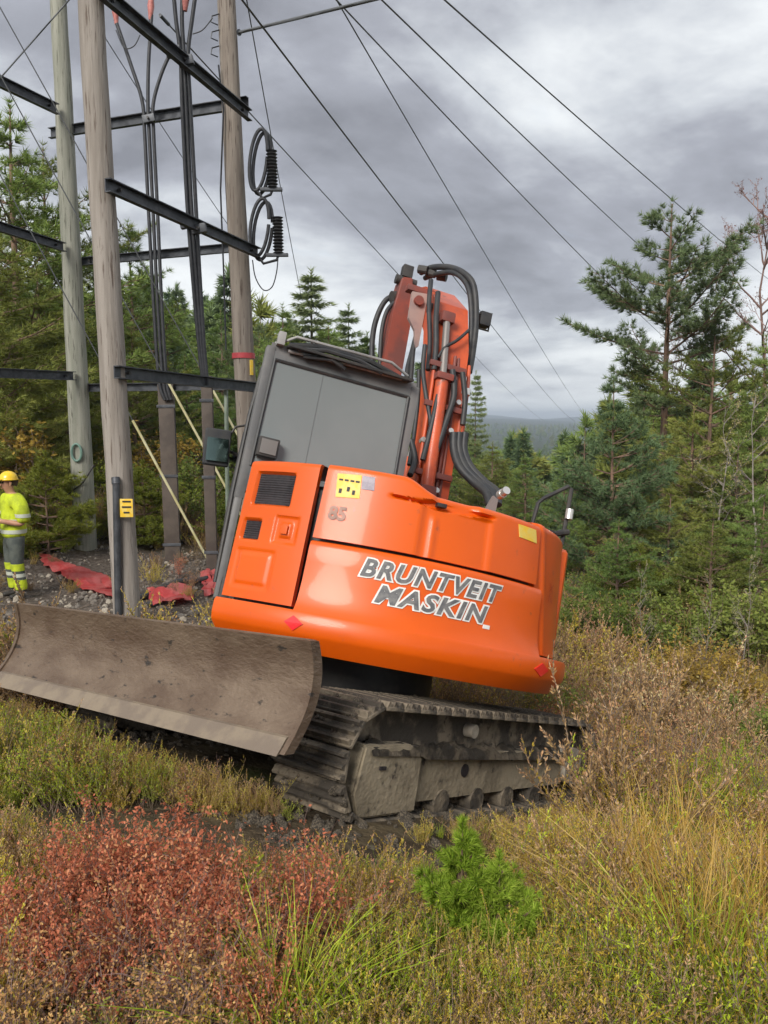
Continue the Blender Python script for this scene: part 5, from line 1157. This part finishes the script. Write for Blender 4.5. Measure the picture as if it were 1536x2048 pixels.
for u, vt, d, lab in ((1290, 1120, 10.5, 'thin leafless sapling in front of the bright young pine'), (1420, 1140, 10.0, 'thin leafless sapling in the middle of the right slope'), (1500, 1100, 9.5, 'thin leafless sapling near the right edge')):
    tree('birch_slim', u, vt, d, lab, 'sapling', RS, .55)
print('trees ok')
# wood beyond, reads as one mass
g = np.random.default_rng(77); FP = []
for r0_, r1_, n in ((38, 80, 420), (80, 200, 1500), (200, 600, 3600), (600, 2200, 6500)):
    r = np.sqrt(g.uniform(r0_ ** 2, r1_ ** 2, n)); az = g.uniform(-.75, .75, n); FP.append(np.column_stack([r * np.sin(az), r * np.cos(az)]))
FP = np.concatenate(FP); FZ = gz(FP[:, 0], FP[:, 1])
far_protos = []
for i, (gn, lf) in enumerate(((gen_pine(101, 7, .15, .30, 11, 4, .6, 7, .10, skirt=.8), N_MD), (gen_spruce(102, 8, .2, 16, 5, .5, 5, .11), N_DK), (gen_pine(103, 7, .12, .32, 11, 4, .6, 7, .10, skirt=.9), N_OL), (gen_spruce(104, 8, .18, 16, 5, .5, 5, .11), N_BL))):
    tb, cb_ = gn; nb = NB()
    for V_, T_ in ((tb, 0), (cb_, 1)):
        o0 = 0
        for Vq, Tq in zip(V_.V, V_.T): nb.add(Vq, Tq - o0, T_); o0 += len(Vq)
    far_protos.append(nb.mesh('far_tree', [BARK, lf]))
rr_ = np.hypot(FP[:, 0], FP[:, 1]); keep = np.ones(len(FP), bool)
pxy = proj(np.column_stack([FP, FZ + 7.0 * .9])); keep &= ~((pxy[:, 0] > 940) & (pxy[:, 0] < 1190) & (pxy[:, 1] < 846))          # the gap to the far hills stays open
FP, FZ = FP[keep], FZ[keep]; n = len(FP)
scatter('far_forest', 'distant conifer forest filling the valley and slopes behind', 'forest', far_protos, np.column_stack([FP, FZ]), np.column_stack([np.zeros(n), np.zeros(n), g.uniform(0, 6.28, n)]), g.uniform(.6, 1.15, n), g.integers(0, 4, n))
print('far forest', n)

# ------------------------------------------------------------------ ground cover
def hm(seed, mats, **k): return gen_heather(seed, **k).mesh('heather', [TWIG] + mats)
heath = [hm(201, [H_GR, H_TP], H=.36, tipfrac=.10), hm(202, [H_GR, H_OL], H=.40, tipfrac=.3), hm(203, [H_OL, H_TP], H=.36, tipfrac=.22), hm(204, [H_OL, H_TP], H=.42, tipfrac=.12), hm(205, [H_BR, H_TP], H=.38, tipfrac=.2), hm(206, [H_BR, H_RD], H=.36, tipfrac=.4), hm(207, [H_BR, H_RD], H=.42, tipfrac=.55), hm(208, [H_GR, H_GR], H=.34, tipfrac=.3)]
grass = [gen_grass(301, 60, .48).mesh('grass', [G_GO]), gen_grass(302, 60, .42, lean=.8).mesh('grass', [G_GO]), gen_grass(303, 60, .40).mesh('grass', [G_GR]), gen_grass(304, 60, .34, lean=.8).mesh('grass', [G_GR]), gen_grass(305, 55, .42, lean=.7).mesh('grass', [G_TA]), gen_grass(306, 55, .50, lean=.4).mesh('grass', [G_TA])]
def joined(gn, mats):
    nb = NB()
    for q, mi in ((gn[0], 0), (gn[1], 1)):
        o0 = 0
        for Vq, Tq in zip(q.V, q.T): nb.add(Vq, Tq - o0, mi); o0 += len(Vq)
    return nb.mesh('low_shrub', mats)
low = [joined(gen_leafy(401, .42, .34, 10, 1300, .0135, stem_r=.004, tops=.3), [TWIGR, L_RD]), joined(gen_leafy(402, .40, .36, 10, 1000, .0135, stem_r=.004, tops=.3), [TWIGR, L_BR]), joined(gen_leafy(403, .38, .34, 9, 1300, .014, stem_r=.004, tops=.2), [TWIG, L_GR]), joined(gen_leafy(404, .46, .36, 11, 300, .014, stem_r=.004, tops=.3), [TWIG, L_AU]), joined(gen_leafy(405, .40, .34, 9, 1100, .0135, stem_r=.004, tops=.2), [TWIG, L_AU])]
g = np.random.default_rng(5)
def field(x, y, s, k): return np.array([noise.noise(Vector((a * s + k, b_ * s - k, k * 1.7))) for a, b_ in zip(x, y)])
CAPU = [-300, 0, 60, 130, 200, 400, 440, 560, 600, 660, 720, 850, 880, 1030, 1070, 1200, 1536, 1900]
CAPV = [1660, 1660, 1640, 1720, 1720, 1740, 1750, 1740, 1710, 1750, 1745, 1755, 1815, 1815, 1710, 1640, 1600, 1590]
def cover(n, y0, y1, hmax, mode, seed):
    """random plant positions in view with terrain height, kept off the machine"""
    y = np.sqrt(g.uniform(y0 ** 2, y1 ** 2, n)); x = g.uniform(-1, 1, n) * (y * .53 + .9); z = gz(x, y)
    U = (np.column_stack([x, y, z]) - O) @ RU
    ok = ~((np.abs(U[:, 0]) < 1.22) & (np.abs(U[:, 1]) < 1.52))
    sc = g.uniform(.5, 1.0, n) + (g.uniform(0, 1, n) < .22) * g.uniform(.2, .6, n); top = proj(np.column_stack([x, y, z + hmax * sc])); bot = proj(np.column_stack([x, y, z]))
    RM = np.full(n, 9.0)
    if y0 < 3.3:
        lim = np.interp(bot[:, 0], CAPU, CAPV) + g.uniform(-25, 90, n) + (90 + 90 * (bot[:, 0] > 1080)) * np.clip((2.65 - y) / .5, 0, 1); near = y < 3.6
        room = np.where(near, (CAMZ - (lim - HY) / F * y * 1.0 - z) / hmax, 9); RM = np.minimum(RM, room); ok &= RM > .28
    tl_ = np.interp(bot[:, 0], [430, 560, 640, 720, 870, 1000, 1100, 1220], [1600, 1630, 1660, 1668, 1665, 1655, 1645, 1630]); bl_ = (U[:, 1] > 1.3) & (np.abs(U[:, 0]) < 1.9) & (y < 7.5) & (y > 2.6) & (bot[:, 0] < 620); tl_ = np.where(bl_, np.interp(bot[:, 0], [-100, 0, 170, 230, 420, 620], [1385, 1400, 1455, 1500, 1530, 1600]), tl_); fr_ = bl_ | (y >= 2.6) & (y < 6.5) & (bot[:, 0] > 430) & (bot[:, 0] < 1240) & (U[:, 0] < -1.0)
    room = np.where(fr_, (CAMZ - (tl_ + g.uniform(-8, 30, n) - HY) / F * y - z) / hmax, 9); RM = np.minimum(RM, room); ok &= RM > .22
    RM = np.where(y < 1.95, np.minimum(RM, .72), RM)
    grav = ((x + 4.1) / 2.9) ** 2 + ((y - 11.2) / 4.2) ** 2 < 1.15; ok &= ~(grav & (g.uniform(0, 1, n) < .985)); sc = np.where(grav, sc * .6, sc)
    return x[ok], y[ok], z[ok], sc[ok], bot[ok], RM[ok]
HX, GX, SX = [], [], []
def put(dst, x, y, z, s, k): dst.append(np.column_stack([x, y, z, s, k]))
def choose(W):                                                     # row-wise weighted choice
    W = np.maximum(W, 0); c = np.cumsum(W, 1); r = g.uniform(0, 1, len(W)) * c[:, -1]; return (c < r[:, None]).sum(1)
for n, y0, y1, boost in ((3300, 1.15, 3.6, 1.05), (2500, 3.6, 6.5, 1.1), (4100, 6.5, 14, 1.35), (2700, 14, 26, 1.5)):
    for dst, kinds, hmax, frac in ((HX, 'h', .46, 1.0), (GX, 'g', .45, .75), (SX, 's', .50, .45)):
        x, y, z, s, bpx, rm = cover(int(n * frac), y0, y1, hmax, kinds, 0)
        if len(x) == 0: continue
        f1 = field(x, y, 2.1 if y0 < 6 else .8, 3.3); f2 = field(x, y, 1.5 if y0 < 6 else .6, 9.1); f3 = field(x, y, 2.6 if y0 < 6 else .9, 5.7); u = bpx[:, 0] / 1536; one = np.ones_like(x)
        lf = np.clip(1.25 - u * 2.6, 0, 1) * (y < 3.8); rt = np.clip((u - .62) * 3.2, 0, 1); md = (y > 5) * 1.0
        rp = np.exp(-(((bpx[:, 0] - 250) / 230) ** 2)) * (y < 3.4)                         # the red patch
        if kinds == 'h':
            W = np.column_stack([np.exp(7 * f1), .9 * np.exp(7 * f2), np.exp(-6 * f1), .9 * np.exp(-6 * f2), .3 * np.exp(5 * f3) + 3.6 * md + .9 * lf, .25 * lf + 2.4 * rp + .9 * md, .15 * lf + 1.6 * rp + .5 * md, .9 * np.exp(5 * (f1 + f2))]); W[:, [0, 1, 7]] *= (1 - .7 * rp)[:, None] * (1 - .45 * md)[:, None] * .8; W[:, [0, 1, 2, 3, 7]] *= (1 - .72 * md)[:, None]; keepf = (g.uniform(0, 1, len(x)) > .65 * rp) & (f3 > -.22 - .3 * g.uniform(0, 1, len(x))) & ~((bpx[:, 0] > 1260) & (y > 2.05) & (y < 3.1) & (g.uniform(0, 1, len(x)) < .8)) & ~((np.abs(bpx[:, 0] - 1150) < 60) & (y > 2.1) & (y < 2.7) & (g.uniform(0, 1, len(x)) < .75)); s = s * (1 + .9 * f3)
        elif kinds == 'g':
            gd = rt * np.clip((y - 2.1) / .7, .03, 1) * np.where(y > 3.5, .45, 1); W = np.column_stack([.08 + 3.2 * gd * (1 - md * .8), .08 + 2.6 * gd * (1 - md * .75), .7 * np.exp(3 * f1), .6 * np.exp(3 * f1), .35 + .9 * md, .25 + .8 * md]); keepf = g.uniform(0, 1, len(x)) < np.clip(.22 + .75 * gd - .10 * md + .5 * (f2 > .1) - .3 * rp, 0, 1); s = s * (1 + .2 * rt)
        else:
            W = np.column_stack([.05 + 1.1 * rp, .25 + 1.2 * rp + .7 * md, .35 * np.exp(2 * f1), .45 + .9 * md, .4 + .5 * md]); keepf = g.uniform(0, 1, len(x)) < np.clip(.16 + .6 * rp + .8 * md, 0, 1)
        k = choose(W); put(dst, x[keepf], y[keepf], z[keepf], np.clip(s * (boost if kinds == 'h' or y0 > 3 else .85), .3, rm)[keepf], k[keepf])
def emit(name, label, cat, protos, X):
    A = np.concatenate(X); n = len(A); scatter(name, label, cat, protos, A[:, :3], np.column_stack([g.normal(0, .12, n), g.normal(0, .12, n), g.uniform(0, 6.28, n)]), A[:, 3], A[:, 4].astype(int)); return n
print('cover', emit('heather', 'green, olive and brown heather covering the slope in front', 'heather', heath, HX), emit('grass', 'golden, tan and green grass growing through the heath', 'grass', grass, GX), emit('low_shrubs', 'low twiggy bilberry-like shrubs mixed into the heath', 'undergrowth', low, SX))
# stones and clods
def gen_rock(seed):
    bm = bmesh.new(); bmesh.ops.create_icosphere(bm, subdivisions=2, radius=1); g_ = random.Random(seed); o = Vector((g_.uniform(0, 9), g_.uniform(0, 9), 0))
    for v in bm.verts: v.co *= 1 + .5 * noise.noise(v.co * 1.3 + o); v.co.z *= .65
    me = bpy.data.meshes.new('stone'); bm.to_mesh(me); bm.free(); return me
rocks = []
for i in range(4):
    me = gen_rock(i); me.materials.append(STONE if i < 3 else MUDP); rocks.append(me)
n = 3800; a = g.uniform(0, 6.28, n); r = np.sqrt(g.uniform(0, 1.05, n)); x = -4.1 + 2.9 * r * np.cos(a); y = 11.2 + 4.2 * r * np.sin(a); rs = np.exp(g.normal(-4.1, .55, n))
scatter('gravel', 'grey brown gravel around the feet of the poles', 'gravel', rocks, np.column_stack([x, y, gz(x, y)]), g.uniform(0, 6, (n, 3)), rs, g.integers(0, 4, n))
clods = []
for i in range(3):
    me = gen_rock(20 + i); me.materials.append(MUD); clods.append(me)
TP = []
for k in range(900):
    sg_ = -1 if k % 4 else 1; y_, z_, a_, _q = loop(g.uniform(-.30, .62)); off_ = .018 + g.uniform(0, .02); TP.append((sg_ * .935 + g.uniform(-.22, .22), y_ + off_ * math.sin(-a_) * -1 * -1, z_ + off_ * math.cos(a_)))
TP = O + np.array(TP) @ RU.T
n = 1500; side = g.choice([-1, 1], n); ux = side * .935 + g.normal(0, .33, n); uy = g.uniform(-1.7, 1.75, n); Pw = O + np.column_stack([ux, uy, np.zeros(n)]) @ RU.T; zz = gz(Pw[:, 0], Pw[:, 1])
scatter('soil_clods', 'churned dark soil clods along the crawler tracks', 'soil', clods, np.concatenate([np.column_stack([Pw[:, :2], zz]), TP]), g.uniform(0, 6, (n + 900, 3)), np.concatenate([np.minimum(np.exp(g.normal(-4.0, .45, n)), .045), np.exp(g.normal(-4.5, .4, 900))]), g.integers(0, 3, n + 900))
# single shrubs and tussocks in front
PR['red_shrub'] = (.7, proto(gen_leafy(501, .7, .42, 15, 5200, .022, stem_r=.005, tops=.35, lw=.27, levels=2), TWIGR, L_RD))
PR['red_shrub_b'] = (.7, proto(gen_leafy(502, .7, .40, 14, 4200, .021, stem_r=.005, tops=.35, lw=.27), TWIGR, L_RD))
PR['brown_shrub'] = (.6, proto(gen_leafy(503, .6, .45, 17, 2200, .017, stem_r=.005, tops=.3), TWIGR, L_BR))
PR['seedling'] = (.5, proto(gen_pine(511, .5, .12, .26, 8, 6, .030, 26, .0042, r0=.011, skirt=.8, dens=16), BARK, N_YG))
FG = 'shrubs in the foreground'
tree('red_shrub', 335, 1575, 2.5, 'tallest red-leaved shrub in front of the blade, in the middle of the red patch', 'red_shrub', FG, 1.0, .3, 'shrub')
tree('red_shrub_b', 205, 1555, 2.5, 'red-leaved shrub with a pointed top at the left of the red patch', 'red_shrub', FG, .9, 1.1, 'shrub')
tree('red_shrub', 405, 1610, 2.35, 'red-leaved shrub at the right side of the red patch', 'red_shrub', FG, .95, 2.9, 'shrub')
tree('red_shrub_b', 612, 1640, 2.3, 'small red-leaved shrub below the blade corner, apart from the others', 'red_shrub', FG, 1.0, 4.0, 'shrub')
tree('red_shrub', 100, 1640, 2.25, 'reddish shrub near the left edge', 'red_shrub', FG, .9, 5.0, 'shrub')
tree('brown_shrub', 260, 1740, 2.0, 'brown twiggy shrub in front of the red patch', 'brown_shrub', FG, 1.1, .9, 'shrub')
tree('brown_shrub', 430, 1760, 1.95, 'brown twiggy shrub right of the red patch, low in the picture', 'brown_shrub', FG, 1.1, 2.2, 'shrub')
tree('brown_shrub', 60, 1800, 1.9, 'brown twiggy shrub in the lower left corner', 'brown_shrub', FG, 1.1, 3.4, 'shrub')
tree('red_shrub_b', 520, 1800, 1.95, 'sparse reddish shrub at the lower middle left', 'red_shrub', FG, .8, 5.2, 'shrub')
for k_, (kd, u, vt, d, w, lab) in enumerate((('red_shrub', 270, 1610, 2.3, .9, 'red-leaved shrub between the pointed one and the tallest one'), ('red_shrub_b', 150, 1620, 2.45, .9, 'red-leaved shrub left of the pointed one'), ('red_shrub_b', 370, 1690, 2.1, .9, 'red-leaved shrub in front of the tallest one'), ('red_shrub', 190, 1720, 2.05, .9, 'red-leaved shrub in front of the pointed one'), ('brown_shrub', 480, 1700, 2.2, 1.0, 'brown twiggy shrub between the red patch and the lone red shrub'), ('brown_shrub', 340, 1820, 1.85, 1.0, 'brown twiggy shrub at the bottom below the red patch'), ('brown_shrub', 570, 1700, 2.2, .9, 'brown twiggy shrub just left of the lone red shrub'), ('red_shrub', 30, 1720, 2.1, .9, 'red-leaved shrub cut by the left edge'))):
    tree(kd, u, vt, d, lab, 'red_shrub' if 'red' in kd else 'brown_shrub', FG, w, k_ * 1.3, 'shrub')
tree('seedling', 925, 1622, 2.42, 'small bright green pine seedling in front of the track', 'pine_seedling', FG, 1.0, .5, 'shrub')
tree('seedling', 1000, 1690, 2.35, 'lower bright green pine seedling right of the first', 'pine_seedling', FG, .95, 2.5, 'shrub')
TUS = [gen_grass(601, 190, .62, .005, .6), gen_grass(602, 240, .50, .005, .9)]
G_ST = leafmat('straw_grass', [(0.405, 0.246, 0.050), (0.563, 0.370, 0.100), (0.651, 0.493, 0.201)], .35, objvar=.2)
TUM = [TUS[0].mesh('golden_tussock', [G_ST]), TUS[1].mesh('golden_tussock', [G_ST]), gen_grass(603, 260, .45, .006, .7).mesh('green_tussock', [G_GR])]
for k, u, vt, d, s, lab in ((0, 1290, 1600, 3.0, 1.0, 'golden grass tussock left of the tall golden one at the right'), (0, 1420, 1670, 2.6, 1.0, 'tall golden grass tussock at the right'), (1, 1515, 1690, 2.5, 1.1, 'golden grass tussock at the right edge'), (1, 1180, 1625, 3.1, 1.0, 'golden grass tussock right below the far end of the track'), (0, 1360, 1570, 3.5, 1.0, 'golden grass tussock farthest up the slope on the right'), (0, 1335, 1690, 2.5, .9, 'straw-coloured tussock between the left golden tussock and the tall one'), (0, 1475, 1710, 2.3, .9, 'straw-coloured tussock between the tall golden tussock and the right edge'), (1, 1385, 1700, 2.25, 1.0, 'low straw-coloured tussock in front of the tall golden one'), (0, 1545, 1730, 2.2, .9, 'straw-coloured tussock cut by the right edge'), (1, 1240, 1680, 2.7, 1.0, 'low straw-coloured tussock at the left end of the golden grass'), (2, 1450, 1780, 2.1, 1.0, 'bright green grass tussock at the lower right'), (2, 25, 1540, 4.2, 1.2, 'green grass tussock at the left edge below the blade'), (2, 560, 1810, 1.95, 1.0, 'green grass tussock at the bottom left of the middle')):
    tp_ = at(u, vt, d); x, y = float(tp_[0]), float(tp_[1]); z = gz1(x, y); h = max(.25, float(tp_[2]) - z); o = link('grass_tussock', TUM[k], [], None, (x, y, z), (0, 0, u * .3)); q = h / (.55, .45, .42)[k]; o.scale = (q * s, q * s, q)
    tag(o, lab, 'grass', 'grass tussocks in the foreground')
for u, vt, vb, d, lab in ((1305, 1395, 1590, 4.3, 'thin dead brown stalk right of the track end'), (1393, 1450, 1610, 4.2, 'thin dead brown stalk, second from the track end'), (1228, 1330, 1560, 4.8, 'tall thin pale stalk just right of the track end')):
    A, B = Vv(at(u, vt, d)), Vv(at(u, vb, d)); B.z = gz1(B.x, B.y); t = thing('dead_stalk', lab, 'stalk', B, group='dead stalks on the right'); r_ = random.Random(u)
    MB().tube([(A - B) * (k / 6) + Vector((r_.uniform(-.015, .015), r_.uniform(-.015, .015), 0)) * (k > 0) for k in range(7)], [.008 - .0008 * k for k in range(7)], 5).obj('stem', TWIG, t, 60)
    MB().tube([(A - B) * .8, (A - B) * .88 + Vector((.05, 0, .04)), (A - B) * .93 + Vector((.09, 0, .09))], [.004, .003, .002], 4).obj('side_twig', TWIG, t, 60)
# ------------------------------------------------------------------ damp autumn air
zlo = float(Z.min()) - 1.5; zhi = max(float(Z.max()), 12.0) + 12.0
MB().box((0, 0, (zlo + zhi) / 2), (12400, 12400, zhi - zlo)).obj('haze', [], None, 0)
hz_o = bpy.data.objects['haze']; tag(hz_o, 'thin blue grey air in front of the far hills', 'haze', kind='stuff')
hm_ = bpy.data.materials.new('haze'); hm_.use_nodes = True; hn = hm_.node_tree.nodes; hn.remove(hn['Principled BSDF']); pv = hn.new('ShaderNodeVolumePrincipled')
pv.inputs['Color'].default_value = (.74, .84, .97, 1); pv.inputs['Density'].default_value = 4.5e-4; pv.inputs['Anisotropy'].default_value = .2
hm_.node_tree.links.new(pv.outputs[0], hn['Material Output'].inputs['Volume']); hz_o.data.materials.append(hm_)
print('end')
